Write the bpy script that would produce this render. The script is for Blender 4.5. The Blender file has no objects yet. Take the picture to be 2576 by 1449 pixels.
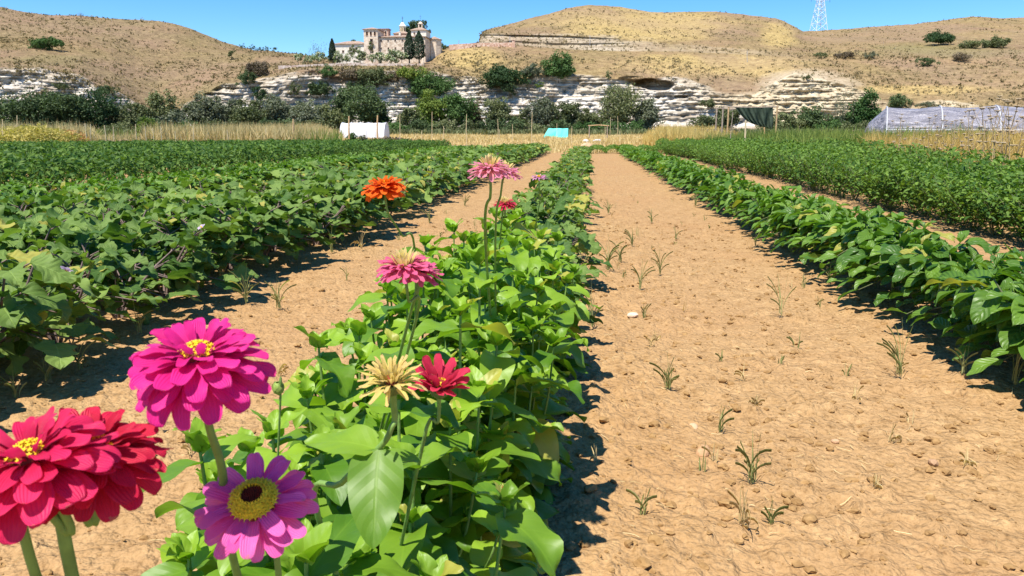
import bpy, math, random
import numpy as np
from mathutils import Matrix, Vector, Euler
R = math.radians
rng = np.random.default_rng(7)
random.seed(7)
SC = bpy.context.scene
COL = SC.collection

# ------------------------------------------------------------ camera
F_PX, HZ, CAMH = 800.0, 134.4, 1.05          # focal length in px (1024 wide), horizon row
PITCH = math.atan((288 - HZ) / F_PX)
YAW = math.atan(76.7 / (F_PX / math.cos(PITCH)))
cd = bpy.data.cameras.new('camera')
cam = bpy.data.objects.new('camera', cd)
COL.objects.link(cam)
cam.location = (0, 0, CAMH)
cam.rotation_euler = Euler((R(90) - PITCH, 0, YAW), 'XYZ')
cd.sensor_width = 36
cd.lens = F_PX / 1024 * 36
cd.clip_start = 0.02
cd.clip_end = 5000
cd.dof.use_dof = True
cd.dof.focus_distance = 3.0
cd.dof.aperture_fstop = 24
SC.camera = cam

# ------------------------------------------------------------ light
SUN_EL, SUN_AZ = R(65), R(207)                # azimuth clockwise from +Y: sun behind the left shoulder
w = bpy.data.worlds.new('World')
SC.world = w
w.use_nodes = True
nt = w.node_tree
bg = nt.nodes['Background']
sky = nt.nodes.new('ShaderNodeTexSky')
sky.sky_type = 'NISHITA'
sky.sun_disc = False
sky.sun_elevation = SUN_EL
sky.sun_rotation = SUN_AZ
sky.altitude = 1800
sky.air_density = 1.0
sky.dust_density = 0.25
sky.ozone_density = 4.5
hs = nt.nodes.new('ShaderNodeHueSaturation')
hs.inputs['Saturation'].default_value = 1.3
nt.links.new(sky.outputs[0], hs.inputs['Color'])
nt.links.new(hs.outputs[0], bg.inputs[0])
bg.inputs[1].default_value = 0.11
sd = bpy.data.lights.new('sun', 'SUN')
sd.energy = 4.6
sd.angle = R(0.53)
sd.color = (1.0, 0.94, 0.84)
sun = bpy.data.objects.new('sun', sd)
COL.objects.link(sun)
sv = Vector((math.sin(SUN_AZ) * math.cos(SUN_EL), math.cos(SUN_AZ) * math.cos(SUN_EL), math.sin(SUN_EL)))
sun.rotation_euler = sv.to_track_quat('Z', 'Y').to_euler()
SC.view_settings.view_transform = 'Standard'
SC.view_settings.look = 'None'
SC.view_settings.exposure = 0.86
SC.view_settings.gamma = 1
SC.cycles.max_bounces = 6
SC.cycles.transparent_max_bounces = 6

# ------------------------------------------------------------ camera geometry (2576-wide photo units)
RM = np.array(cam.rotation_euler.to_matrix())
def ray(u, v):
    u, v = np.broadcast_arrays(np.asarray(u, float), np.asarray(v, float))
    x = u * .3975 - 512; y = 288 - v * .3975
    d = np.stack([x, y, -F_PX * np.ones_like(x)], -1) @ RM.T
    return d
def PD(u, v, D):                                # point at horizontal distance D
    d = ray(u, v)
    h = np.hypot(d[..., 0], d[..., 1])
    return d * (np.asarray(D, float) / h)[..., None] + np.array([0, 0, CAMH])
def PY(u, v, Y):                                # point at world depth Y
    d = ray(u, v)
    return d * (np.asarray(Y, float) / d[..., 1])[..., None] + np.array([0, 0, CAMH])
def VofZ(D, z): return 338 - (z - CAMH) / (.000488 * D)

# ------------------------------------------------------------ noise
_T = np.random.default_rng(11).random(65536)
def _h(ix, iy, iz):
    return _T[(ix * 73856093 ^ iy * 19349663 ^ iz * 83492791) & 65535]
def vn(x, y, z=0.0, seed=0):
    x = np.asarray(x, float); y = np.asarray(y, float); z = np.asarray(z, float) + seed * 17.3
    x, y, z = np.broadcast_arrays(x, y, z)
    i, j, k = (np.floor(a).astype(np.int64) for a in (x, y, z))
    f, g, h = x - i, y - j, z - k
    f = f * f * (3 - 2 * f); g = g * g * (3 - 2 * g); h = h * h * (3 - 2 * h)
    def L(a, b, t): return a + (b - a) * t
    c0 = L(L(_h(i, j, k), _h(i + 1, j, k), f), L(_h(i, j + 1, k), _h(i + 1, j + 1, k), f), g)
    c1 = L(L(_h(i, j, k + 1), _h(i + 1, j, k + 1), f), L(_h(i, j + 1, k + 1), _h(i + 1, j + 1, k + 1), f), g)
    return L(c0, c1, h) * 2 - 1
def fbm(x, y, z=0.0, o=4, seed=0):
    s = 0; a = 1.0; n = 0; k = 1.0
    for q in range(o):
        s = s + a * vn(x * k, y * k, z * k, seed + q); n += a; a *= .5; k *= 2.03
    return s / n

# ------------------------------------------------------------ mesh builder
class MB:
    def __init__(s): s.V = []; s.U = []; s.T = []; s.Q = []; s.P3 = []; s.n = 0; s.QM = []; s.TM = []
    def add(s, V, F, UV=None, tint=0.5, mat=0):
        V = np.asarray(V, float).reshape(-1, 3); n = len(V)
        F = np.asarray(F, int)
        s.V.append(V)
        s.U.append(np.zeros((n, 2)) if UV is None else np.asarray(UV, float))
        s.T.append(np.broadcast_to(np.asarray(tint, float), (n,)))
        if len(F):
            (s.Q if F.shape[1] == 4 else s.P3).append(F + s.n)
            (s.QM if F.shape[1] == 4 else s.TM).append(np.full(len(F), mat))
        s.n += n
        return s
    def box(s, c, size, rot=0, mat=0, tint=.5):
        x, y, z = (q / 2 for q in size)
        V = np.array([(a * x, b * y, d * z) for a in (-1, 1) for b in (-1, 1) for d in (-1, 1)])
        if rot:
            cc, ss = math.cos(rot), math.sin(rot)
            V = V @ np.array([[cc, ss, 0], [-ss, cc, 0], [0, 0, 1]])
        return s.add(V + np.array(c), [(0, 1, 3, 2), (4, 6, 7, 5), (0, 4, 5, 1), (2, 3, 7, 6), (0, 2, 6, 4), (1, 5, 7, 3)], None, tint, mat)
    def tube(s, pts, rad, k=7, mat=0, tint=.5, cap=True):
        pts = np.asarray(pts, float); n = len(pts)
        rad = np.broadcast_to(np.asarray(rad, float), (n,))
        t = np.gradient(pts, axis=0); t /= np.linalg.norm(t, axis=1)[:, None] + 1e-12
        ref = np.array([0, 0, 1.0]) if abs(t[0, 2]) < .9 else np.array([1.0, 0, 0])
        a = np.cross(t, ref); a /= np.linalg.norm(a, axis=1)[:, None] + 1e-12
        b = np.cross(t, a)
        th = np.linspace(0, 2 * np.pi, k, endpoint=False)
        V = pts[:, None] + rad[:, None, None] * (np.cos(th)[None, :, None] * a[:, None] + np.sin(th)[None, :, None] * b[:, None])
        F = [(i * k + j, i * k + (j + 1) % k, (i + 1) * k + (j + 1) % k, (i + 1) * k + j) for i in range(n - 1) for j in range(k)]
        uv = np.stack(np.broadcast_arrays(np.arange(k)[None] / k, np.linspace(0, 1, n)[:, None]), -1).reshape(-1, 2)
        o = s.n
        s.add(V.reshape(-1, 3), F, uv, tint, mat)
        if cap:
            s.add(np.vstack([V[-1], pts[-1:]]), [(j, (j + 1) % k, k) for j in range(k)], None, tint, mat)
        return s
    def lathe(s, prof, k=12, M=None, mat=0, tint=.5):
        prof = np.asarray(prof, float); th = np.linspace(0, 2 * np.pi, k, endpoint=False)
        V = np.stack([prof[:, 0, None] * np.cos(th), prof[:, 0, None] * np.sin(th), np.repeat(prof[:, 1, None], k, 1)], -1).reshape(-1, 3)
        if M is not None: V = xf(V, M)
        n = len(prof)
        F = [(i * k + j, i * k + (j + 1) % k, (i + 1) * k + (j + 1) % k, (i + 1) * k + j) for i in range(n - 1) for j in range(k)]
        return s.add(V, F, None, tint, mat)
    def build(s, name, mats, parent=None, smooth=True, link=True):
        me = bpy.data.meshes.new(name)
        V = np.vstack(s.V).astype(np.float32)
        q = np.vstack(s.Q) if s.Q else np.zeros((0, 4), int)
        t = np.vstack(s.P3) if s.P3 else np.zeros((0, 3), int)
        loops = np.concatenate([q.ravel(), t.ravel()]).astype(np.int32)
        starts = np.concatenate([np.arange(len(q)) * 4, len(q) * 4 + np.arange(len(t)) * 3]).astype(np.int32)
        tot = np.concatenate([np.full(len(q), 4), np.full(len(t), 3)]).astype(np.int32)
        me.vertices.add(len(V)); me.vertices.foreach_set('co', V.ravel())
        me.loops.add(len(loops)); me.loops.foreach_set('vertex_index', loops)
        me.polygons.add(len(starts)); me.polygons.foreach_set('loop_start', starts)
        me.polygons.foreach_set('loop_total', tot)
        mi = np.concatenate(s.QM + s.TM).astype(np.int32) if (s.QM or s.TM) else np.zeros(0, np.int32)
        me.polygons.foreach_set('material_index', mi)
        me.polygons.foreach_set('use_smooth', np.full(len(starts), smooth))
        uv = me.uv_layers.new(name='UVMap')
        uv.data.foreach_set('uv', np.vstack(s.U)[loops].astype(np.float32).ravel())
        at = me.attributes.new('tint', 'FLOAT', 'POINT')
        at.data.foreach_set('value', np.concatenate(s.T).astype(np.float32))
        me.update(calc_edges=True)
        for m in (mats if isinstance(mats, (list, tuple)) else [mats]): me.materials.append(m)
        o = bpy.data.objects.new(name, me)
        if link: COL.objects.link(o)
        if parent is not None: o.parent = parent
        return o
def xf(V, M):
    M = np.array(M)
    return V @ M[:3, :3].T + M[:3, 3]
def mesh_attr(o, name, arr):
    a = o.data.attributes.new(name, 'FLOAT', 'POINT')
    a.data.foreach_set('value', np.asarray(arr, np.float32).ravel())

def tag(o, label=None, cat=None, group=None, kind=None):
    if label: o['label'] = label
    if cat: o['category'] = cat
    if group: o['group'] = group
    if kind: o['kind'] = kind
    return o
def empty(name, loc, label, cat, group=None, rz=0):
    o = bpy.data.objects.new(name, None)
    COL.objects.link(o); o.location = loc; o.rotation_euler = (0, 0, rz)
    o.empty_display_size = .1
    return tag(o, label, cat, group)
def copy_tree(o, loc, rz=0, sc=1.0, label=None, cat=None, group=None):
    r = o.copy(); COL.objects.link(r)
    r.location = loc; r.rotation_euler = (0, 0, rz); r.scale = (sc,) * 3 if not isinstance(sc, tuple) else sc
    tag(r, label, cat, group)
    for ch in o.children:
        c = ch.copy(); COL.objects.link(c); c.parent = r
        for g in ch.children:
            d = g.copy(); COL.objects.link(d); d.parent = c
    return r
def drop(o):
    for ch in list(o.children):
        for g in list(ch.children): bpy.data.objects.remove(g)
        bpy.data.objects.remove(ch)
    bpy.data.objects.remove(o)

# ------------------------------------------------------------ materials
def newmat(name, rough=.8, spec=.3):
    m = bpy.data.materials.new(name); m.use_nodes = True
    n = m.node_tree; b = n.nodes['Principled BSDF']
    b.inputs['Roughness'].default_value = rough
    b.inputs['Specular IOR Level'].default_value = spec
    return m, n, b
def N(n, t, **kw):
    x = n.nodes.new(t)
    for k, v in kw.items():
        if k.startswith('i_'):
            key = k[2:]
            x.inputs[int(key) if key.isdigit() else key.replace('_', ' ')].default_value = v
        else: setattr(x, k, v)
    return x
def mixc(n, fac, a, b, bt='MIX'):
    x = n.nodes.new('ShaderNodeMix'); x.data_type = 'RGBA'; x.blend_type = bt
    for k, v in ((0, fac), (6, a), (7, b)):
        if isinstance(v, bpy.types.NodeSocket): n.links.new(v, x.inputs[k])
        elif k == 0: x.inputs[0].default_value = v
        else: x.inputs[k].default_value = (*v, 1) if len(v) == 3 else v
    return x.outputs[2]
def mth(n, op, a, b=None, c=None, clamp=False):
    x = n.nodes.new('ShaderNodeMath'); x.operation = op; x.use_clamp = clamp
    for k, v in enumerate((a, b, c)):
        if v is None: continue
        if isinstance(v, bpy.types.NodeSocket): n.links.new(v, x.inputs[k])
        else: x.inputs[k].default_value = v
    return x.outputs[0]
def ramp(n, fac, stops, interp='LINEAR'):
    x = n.nodes.new('ShaderNodeValToRGB'); cr = x.color_ramp; cr.interpolation = interp
    while len(cr.elements) < len(stops): cr.elements.new(.5)
    for e, (p, c) in zip(cr.elements, stops):
        e.position = p; e.color = (*c, 1) if not isinstance(c, float) else (c, c, c, 1)
    n.links.new(fac, x.inputs[0])
    return x.outputs[0]
def noise(n, scale, detail=4, vec=None, rough=.55, dist=0.0, dim='3D'):
    x = n.nodes.new('ShaderNodeTexNoise'); x.noise_dimensions = dim
    x.inputs['Scale'].default_value = scale; x.inputs['Detail'].default_value = detail
    x.inputs['Roughness'].default_value = rough; x.inputs['Distortion'].default_value = dist
    if vec is not None: n.links.new(vec, x.inputs['Vector'])
    return x.outputs[0]
def attr(n, name):
    x = n.nodes.new('ShaderNodeAttribute'); x.attribute_name = name
    return x.outputs['Fac']
def geo_pos(n): return n.nodes.new('ShaderNodeNewGeometry').outputs['Position']
def objco(n): return n.nodes.new('ShaderNodeTexCoord').outputs['Object']
def scalev(n, v, s):
    x = n.nodes.new('ShaderNodeMapping'); x.inputs['Scale'].default_value = s
    n.links.new(v, x.inputs[0]); return x.outputs[0]
def bump(n, b, h, strength=.4, dist=.01):
    x = n.nodes.new('ShaderNodeBump'); x.inputs['Strength'].default_value = strength; x.inputs['Distance'].default_value = dist
    n.links.new(h, x.inputs['Height']); n.links.new(x.outputs[0], b.inputs['Normal']); return x

def leafmat(name, dark, light, rough=.5, spec=.4, transl=.3, veins=7, veinmix=.35, veincol=None, bs=.3):
    """foliage: two leaf colours mixed per leaf, midrib and side veins, light through the blade"""
    m, n, b = newmat(name, rough, spec)
    L = n.links
    t = attr(n, 'tint')
    oi = n.nodes.new('ShaderNodeObjectInfo').outputs['Random']
    f = mth(n, 'ADD', t, mth(n, 'MULTIPLY', mth(n, 'SUBTRACT', oi, .5), .55), clamp=True)
    nz = noise(n, 22, 3, objco(n))
    f = mth(n, 'ADD', f, mth(n, 'MULTIPLY', mth(n, 'SUBTRACT', nz, .5), .5), clamp=True)
    c = mixc(n, f, dark, light)
    if veins: c = mixc(n, mth(n, 'MULTIPLY', mth(n, 'GREATER_THAN', t, .965), .75), c, (.42, .36, .07))
    if veins:
        wr = noise(n, 9, 4, objco(n), .7); c = mixc(n, ramp(n, wr, [(.62, 0.0), (.70, .5)]), c, tuple(q * .8 + .06 for q in light))
    if veins:
        uv = n.nodes.new('ShaderNodeUVMap').outputs[0]
        sp = n.nodes.new('ShaderNodeSeparateXYZ'); L.new(uv, sp.inputs[0])
        ax = mth(n, 'ABSOLUTE', mth(n, 'SUBTRACT', sp.outputs[0], .5))
        mid = mth(n, 'SUBTRACT', 1.0, mth(n, 'DIVIDE', ax, .035), clamp=True)
        sv_ = mth(n, 'FRACT', mth(n, 'SUBTRACT', mth(n, 'MULTIPLY', sp.outputs[1], float(veins)), mth(n, 'MULTIPLY', ax, veins * .55)))
        sd_ = mth(n, 'ABSOLUTE', mth(n, 'SUBTRACT', sv_, .5))
        side = mth(n, 'SUBTRACT', 1.0, mth(n, 'DIVIDE', sd_, .06), clamp=True)
        v = mth(n, 'MAXIMUM', mid, mth(n, 'MULTIPLY', side, .55))
        lc = veincol or tuple(min(1, q * 1.7 + .03) for q in light)
        c = mixc(n, mth(n, 'MULTIPLY', v, veinmix), c, lc)
        bulge = mth(n, 'MULTIPLY', sd_, 2.0)
        bump(n, b, mth(n, 'SUBTRACT', bulge, mid), bs, .004)
    L.new(c, b.inputs['Base Color'])
    tr = n.nodes.new('ShaderNodeBsdfTranslucent')
    tc = mixc(n, 1.0, c, (1.25, 1.45, .5), 'MULTIPLY')
    L.new(tc, tr.inputs[0])
    mx = n.nodes.new('ShaderNodeMixShader'); mx.inputs[0].default_value = transl
    out = n.nodes['Material Output']
    L.new(b.outputs[0], mx.inputs[1]); L.new(tr.outputs[0], mx.inputs[2]); L.new(mx.outputs[0], out.inputs[0])
    return m
def plain(name, col, var=.15, scale=8, rough=.7, spec=.3, bmp=.2, bd=.01, world=False):
    m, n, b = newmat(name, rough, spec)
    v = geo_pos(n) if world else objco(n)
    nz = noise(n, scale, 5, v)
    dk = tuple(q * (1 - var) for q in col); lt = tuple(min(1, q * (1 + var)) for q in col)
    n.links.new(ramp(n, nz, [(.3, dk), (.7, lt)]), b.inputs['Base Color'])
    if bmp: bump(n, b, nz, bmp, bd)
    return m

M = {}
M['zinnia_leaf'] = leafmat('zinnia_leaf', (.075, .18, .010), (.25, .40, .030), .45, .4, .34, 5, .07, bs=.10)
M['zinnia_stem'] = plain('zinnia_stem', (.16, .27, .06), .25, 60, .6)
M['pepper_leaf'] = leafmat('pepper_leaf', (.045, .12, .014), (.15, .27, .03), .42, .38, .3, 7, .28, bs=.6)
M['eggplant_leaf'] = leafmat('eggplant_leaf', (.055, .12, .022), (.19, .28, .060), .62, .25, .28, 6, .35, bs=.5)
M['tomato_leaf'] = leafmat('tomato_leaf', (.03, .085, .012), (.16, .26, .04), .6, .25, .28, 0)
M['crop_stem'] = plain('crop_stem', (.13, .15, .06), .3, 40, .7)
M['purple_stem'] = plain('purple_stem', (.17, .12, .10), .3, 40, .6)
M['weed_leaf'] = leafmat('weed_leaf', (.18, .21, .07), (.42, .42, .19), .5, .35, .3, 0)
M['dry_blade'] = leafmat('dry_blade', (.42, .30, .13), (.74, .60, .33), .7, .2, .25, 0)
M['gold_blade'] = leafmat('gold_blade', (.42, .27, .07), (.72, .55, .22), .7, .2, .25, 0)
M['green_blade'] = leafmat('green_blade', (.10, .16, .03), (.30, .34, .08), .6, .2, .3, 0)
M['straw'] = leafmat('straw', (.45, .33, .15), (.72, .58, .32), .7, .2, .15, 0)

def petalmat(name, base, tip, transl=.42):
    m, n, b = newmat(name, .5, .25)
    uv = n.nodes.new('ShaderNodeUVMap').outputs[0]
    sp = n.nodes.new('ShaderNodeSeparateXYZ'); n.links.new(uv, sp.inputs[0])
    st = N(n, 'ShaderNodeTexWave', bands_direction='X'); st.inputs['Scale'].default_value = 2.2; st.inputs['Distortion'].default_value = .6
    n.links.new(uv, st.inputs['Vector'])
    t = mth(n, 'ADD', mth(n, 'MULTIPLY', sp.outputs[1], .8), mth(n, 'MULTIPLY', mth(n, 'SUBTRACT', attr(n, 'tint'), .5), .5), clamp=True)
    c = mixc(n, t, base, tip)
    c = mixc(n, mth(n, 'MULTIPLY', st.outputs['Fac'], .12), c, tuple(q * .55 for q in base))
    pn = noise(n, 90, 4, objco(n), .6)
    c = mixc(n, mth(n, 'MULTIPLY', mth(n, 'GREATER_THAN', mth(n, 'ADD', sp.outputs[1], mth(n, 'MULTIPLY', mth(n, 'SUBTRACT', pn, .5), .9)), 1.09), .55), c, (.50, .26, .14))
    c = mixc(n, ramp(n, noise(n, 35, 3, objco(n)), [(.4, 0.0), (.7, .35)]), c, tuple(min(1, q * 1.15 + .04) for q in tip))
    n.links.new(c, b.inputs['Base Color'])
    bump(n, b, mth(n, 'ADD', st.outputs['Fac'], pn), .5, .0014)
    tr = n.nodes.new('ShaderNodeBsdfTranslucent'); n.links.new(c, tr.inputs[0])
    mx = n.nodes.new('ShaderNodeMixShader'); mx.inputs[0].default_value = transl
    n.links.new(b.outputs[0], mx.inputs[1]); n.links.new(tr.outputs[0], mx.inputs[2])
    n.links.new(mx.outputs[0], n.nodes['Material Output'].inputs[0])
    return m
M['disc_yellow'] = plain('disc_yellow', (.92, .58, .02), .2, 200, .6, .2, 0)
M['disc_red'] = plain('disc_red', (.22, .035, .02), .4, 300, .7, .2, .4, .001)
M['calyx'] = plain('calyx', (.12, .17, .05), .35, 90, .6, .3, .4, .001)

# ------------------------------------------------------------ leaves
def leaf(L=1., W=.5, nt=9, nu=4, a=.5, b=.85, fold=.25, droop=.9, wave=.05, lobes=0, lobe=.2, up=.3, r=random, stalk=0.0, blunt=False):
    """one leaf blade from its base along +Y, with V-fold, arch and wavy edge"""
    t = np.linspace(0, 1, nt + 1)
    if blunt: t = 1 - (1 - t) ** 2.1
    wd = (t + 1e-4) ** a * (1 - t + 1e-4) ** b
    wd = wd / wd.max() * W * .5
    if lobes:
        wd = wd * (1 + lobe * np.cos(2 * np.pi * lobes * t + r.uniform(-.5, .5)) * np.clip(t * 4, 0, 1))
    wd[-1] = .001
    ang = up - droop * t
    dt = np.diff(t)
    y = np.concatenate([[0], np.cumsum(np.cos(ang[:-1]) * dt)]) ; z = np.concatenate([[0], np.cumsum(np.sin(ang[:-1]) * dt)])
    x = np.linspace(-1, 1, nu + 1)
    ph, k = r.uniform(0, 6.3), r.uniform(10, 16)
    asym = 1 + .12 * math.sin(ph)
    X = x[None] * wd[:, None] * np.where(x > 0, asym, 1 / asym)[None]
    Z = fold * np.abs(X) + wave * np.sin(k * t + ph)[:, None] * np.sign(x)[None] * np.abs(x)[None] ** 1.5 * .6 + wave * np.sin(k * .7 * t + ph * 2)[:, None] * np.abs(x)[None] ** 2
    # offset along the bent blade's own normal
    cy = y[:, None] - np.sin(ang)[:, None] * Z; cz = z[:, None] + np.cos(ang)[:, None] * Z
    V = np.stack([X, cy, cz], -1).reshape(-1, 3) * L
    tw = r.uniform(-.35, .35)
    c_, s_ = np.cos(tw * V[:, 1] / L), np.sin(tw * V[:, 1] / L)
    V = np.stack([V[:, 0] * c_ - V[:, 2] * s_, V[:, 1], V[:, 0] * s_ + V[:, 2] * c_], 1)
    m = nu + 1
    F = [(i * m + j, i * m + j + 1, (i + 1) * m + j + 1, (i + 1) * m + j) for i in range(nt) for j in range(nu)]
    UV = np.stack(np.broadcast_arrays(x[None] * .5 + .5, t[:, None]), -1).reshape(-1, 2)
    return V, F, UV
def orient(pos, az, pitch, roll=0):
    return Matrix.Translation(pos) @ Matrix.Rotation(az, 4, 'Z') @ Matrix.Rotation(pitch, 4, 'X') @ Matrix.Rotation(roll, 4, 'Y')
def put_leaf(mb, pos, az, pitch, roll, tint, mat=0, **kw):
    V, F, UV = leaf(**kw)
    mb.add(xf(V, orient(pos, az, pitch, roll)), F, UV, tint, mat)

def quads(mb, C, S, nrm=None, asp=.6, tint=None, mat=0, g=None):
    """many folded leaf-sized faces at once"""
    g = g or rng
    n = len(C); S = np.broadcast_to(S, (n,))
    a = g.normal(size=(n, 3)); a /= np.linalg.norm(a, axis=1)[:, None]
    if nrm is None: nn = g.normal(size=(n, 3))
    else: nn = nrm + g.normal(size=(n, 3)) * .6
    nn /= np.linalg.norm(nn, axis=1)[:, None] + 1e-9
    a = a - (a * nn).sum(1)[:, None] * nn; a /= np.linalg.norm(a, axis=1)[:, None] + 1e-9
    b = np.cross(nn, a)
    S = S[:, None]
    p0 = C - a * S * .5; p2 = C + a * S * .5
    p1 = C + b * S * asp * .5 + nn * S * .12 - a * S * .05; p3 = C - b * S * asp * .5 + nn * S * .12 - a * S * .05
    V = np.stack([p0, p1, p2, p3], 1).reshape(-1, 3)
    i = np.arange(n)[:, None] * 4
    F = np.vstack([i + np.array([0, 1, 2]), i + np.array([0, 2, 3])])
    UV = np.tile(np.array([(.5, 0), (1, .5), (.5, 1), (0, .5)]), (n, 1))
    if tint is None: tint = g.random(n)
    mb.add(V, F, UV, np.repeat(np.broadcast_to(tint, (n,)), 4), mat)
def blades(mb, P, H, Wd, lean=.3, tint=None, mat=0, g=None):
    """many tapering grass blades at once; P (n,3) roots"""
    g = g or rng
    n = len(P); H = np.broadcast_to(H, (n,)); az = g.random(n) * 6.283; le = np.abs(g.normal(size=n)) * lean
    d = np.stack([np.cos(az), np.sin(az), np.zeros(n)], 1)
    az2 = g.random(n) * 6.283
    s = np.stack([np.cos(az2), np.sin(az2), np.zeros(n)], 1) * (np.broadcast_to(Wd, (n,)) / 2)[:, None]
    Z = np.array([0, 0, 1.0])
    m1 = P + Z * (H * .55)[:, None] + d * (H * le * .3)[:, None]
    tp = P + Z * (H * (1 - .25 * le))[:, None] + d * (H * le)[:, None]
    V = np.stack([P - s, P + s, m1 + s * .8, m1 - s * .8, tp], 1).reshape(-1, 3)
    i = np.arange(n)[:, None] * 5
    if tint is None: tint = g.random(n)
    o = mb.n
    UV = np.tile(np.array([(0, 0), (1, 0), (1, .5), (0, .5), (.5, 1)]), (n, 1))
    mb.add(V, i + np.array([0, 1, 2, 3]), UV, np.repeat(np.broadcast_to(tint, (n,)), 5), mat)
    mb.P3.append(o + i + np.array([3, 2, 4])); mb.TM.append(np.full(n, mat))

# ============================================================ GROUND
ROWS_X = [-2.85, -4.1, -.34, 2.12]
def gbase(x, y):
    x = np.asarray(x, float); y = np.asarray(y, float)
    s = np.clip((y - 48) / 46, 0, 1); z = .78 * s * s * (3 - 2 * s)
    s2 = np.clip((x - 7.0) / 5, 0, 1); z = z + .12 * s2 * (y < 200)
    return z
def gz(x, y, micro=True):
    x = np.asarray(x, float); y = np.asarray(y, float)
    z = gbase(x, y)
    nearf = np.clip(1.6 - np.hypot(x, y) / 40, 0, 1)
    for rx in ROWS_X:
        z = z + .035 * np.exp(-((x - rx) / .4) ** 2) * (y < 48)
    z = z + .03 * fbm(x * .5, y * .35, 0, 3, 1) * nearf + .05 * fbm(x * .05, y * .05, 0, 3, 2)
    if micro:
        a = vn(x * 4.2, y * 4.2, 0, 3); b = fbm(x * 14, y * 14, 0, 3, 4)
        q1 = vn(x * 36, y * 36, 0, 71); q2 = np.clip(vn(x * 19, y * 21, 0, 72) - .15, 0, 1)
        z = z + nearf * (.008 * q1 + .028 * q2 * np.clip(.75 + vn(x * 2.3, y * 2.3, 0, 73), 0, 1.3) + .020 * a * np.clip(.6 + vn(x * 1.1, y * 1.1, 0, 8), 0, 1) + .011 * b + .012 * np.clip(fbm(x * 27, y * 27, 0, 2, 5), 0, 1) ** 1.3 * 2.2)
    return z
def sinh_grid(a, b, n, fine, c=0.):
    # spacing grows with distance from c
    def inv(v): return np.arcsinh((v - c) / fine)
    t = np.linspace(inv(a), inv(b), n)
    return c + fine * np.sinh(t)
gx = sinh_grid(-320, 320, 1150, 1.5, .2)
gy = sinh_grid(-40, 300, 1000, 1.5, 1.7)
GX, GY = np.meshgrid(gx, gy)
GZ = gz(GX, GY)
mb = MB()
nx, ny = len(gx), len(gy)
I = (np.arange(ny - 1)[:, None] * nx + np.arange(nx - 1)[None]).ravel()
mb.add(np.stack([GX, GY, GZ], -1).reshape(-1, 3), np.stack([I, I + 1, I + nx + 1, I + nx], 1))
m, n, b = newmat('soil', .95, .1)
P = geo_pos(n)
big = noise(n, .6, 3, P); mid = noise(n, 9, 5, P, .65); fine = noise(n, 55, 4, P, .6); vf = noise(n, 260, 3, P, .6)
c = ramp(n, mth(n, 'ADD', mth(n, 'MULTIPLY', mid, .5), mth(n, 'MULTIPLY', fine, .5)), [(.36, (.22, .127, .052)), (.46, (.355, .220, .100)), (.54, (.395, .247, .116)), (.66, (.49, .325, .155))])  # darkest stop paints shade into the crevices of the soil
c = mixc(n, ramp(n, big, [(.4, 0.0), (.7, .4)]), c, (.35, .19, .085))
c = mixc(n, ramp(n, vf, [(.62, 0.0), (.74, .35)]), c, (.55, .38, .20))
sp = n.nodes.new('ShaderNodeSeparateXYZ'); n.links.new(P, sp.inputs[0])
far = mth(n, 'DIVIDE', mth(n, 'SUBTRACT', sp.outputs[1], 46.0), 4.0, clamp=True)
fieldx = mth(n, 'DIVIDE', mth(n, 'SUBTRACT', sp.outputs[0], 9.5), 1.5, clamp=True)
dry = ramp(n, noise(n, 1.3, 5, P, .6), [(.3, (.34, .22, .09)), (.5, (.48, .33, .15)), (.7, (.58, .43, .21))])
dry2 = mixc(n, ramp(n, noise(n, .08, 3, P), [(.45, 0.0), (.65, .5)]), dry, (.5, .30, .13))
c = mixc(n, mth(n, 'MAXIMUM', far, fieldx), c, dry2)
n.links.new(c, b.inputs['Base Color'])
vo = N(n, 'ShaderNodeTexVoronoi', feature='SMOOTH_F1'); vo.inputs['Scale'].default_value = 42; vo.inputs['Smoothness'].default_value = .5
n.links.new(P, vo.inputs['Vector'])
vo2 = N(n, 'ShaderNodeTexVoronoi', feature='F1'); vo2.inputs['Scale'].default_value = 105; n.links.new(P, vo2.inputs['Vector'])
hh = mth(n, 'ADD', mth(n, 'ADD', mth(n, 'MULTIPLY', mid, .3), mth(n, 'MULTIPLY', fine, .45)), mth(n, 'MULTIPLY', mth(n, 'SUBTRACT', 1.0, vo.outputs['Distance']), 1.1))
hh = mth(n, 'ADD', hh, mth(n, 'MULTIPLY', mth(n, 'SUBTRACT', 1.0, vo2.outputs['Distance']), .35))
c = mixc(n, ramp(n, vo.outputs['Distance'], [(.45, 0.0), (.8, .25)]), c, (.26, .15, .065))
hh = mth(n, 'ADD', hh, mth(n, 'MULTIPLY', vf, .12))
bump(n, b, hh, .9, .013)
M['soil'] = m
ground = mb.build('ground', m)
tag(ground, 'reddish brown tilled soil between the crop rows', None, kind='structure')

# loose clods: small irregular lumps, nobody could count them
def ico():
    import bmesh
    bm = bmesh.new(); bmesh.ops.create_icosphere(bm, subdivisions=2, radius=1)
    V = np.array([v.co[:] for v in bm.verts]); F = np.array([[v.index for v in f.verts] for f in bm.faces]); bm.free()
    return V, F
IV, IF = ico()
def lumps(mb, C, S, seed=0, flat=.6):
    for i, (c_, s_) in enumerate(zip(C, S)):
        q = seed + i * .37
        d = 1 + .62 * vn(IV[:, 0] * 1.5 + q, IV[:, 1] * 1.3, IV[:, 2] * 1.3, i % 13)
        mb.add(IV * d[:, None] * np.array([s_, s_ * (.7 + .5 * ((i * 7) % 5) / 5), s_ * flat]) + c_, IF, None, rng.random())
mb = MB()
k = 11000
yy = .9 + rng.random(k) ** 1.6 * 9
xx = np.where(rng.random(k) < .68, -.1 + rng.random(k) * 1.9, -2.3 + rng.random(k) * 1.7)
ss = .0025 + rng.random(k) ** 7 * .017
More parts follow.
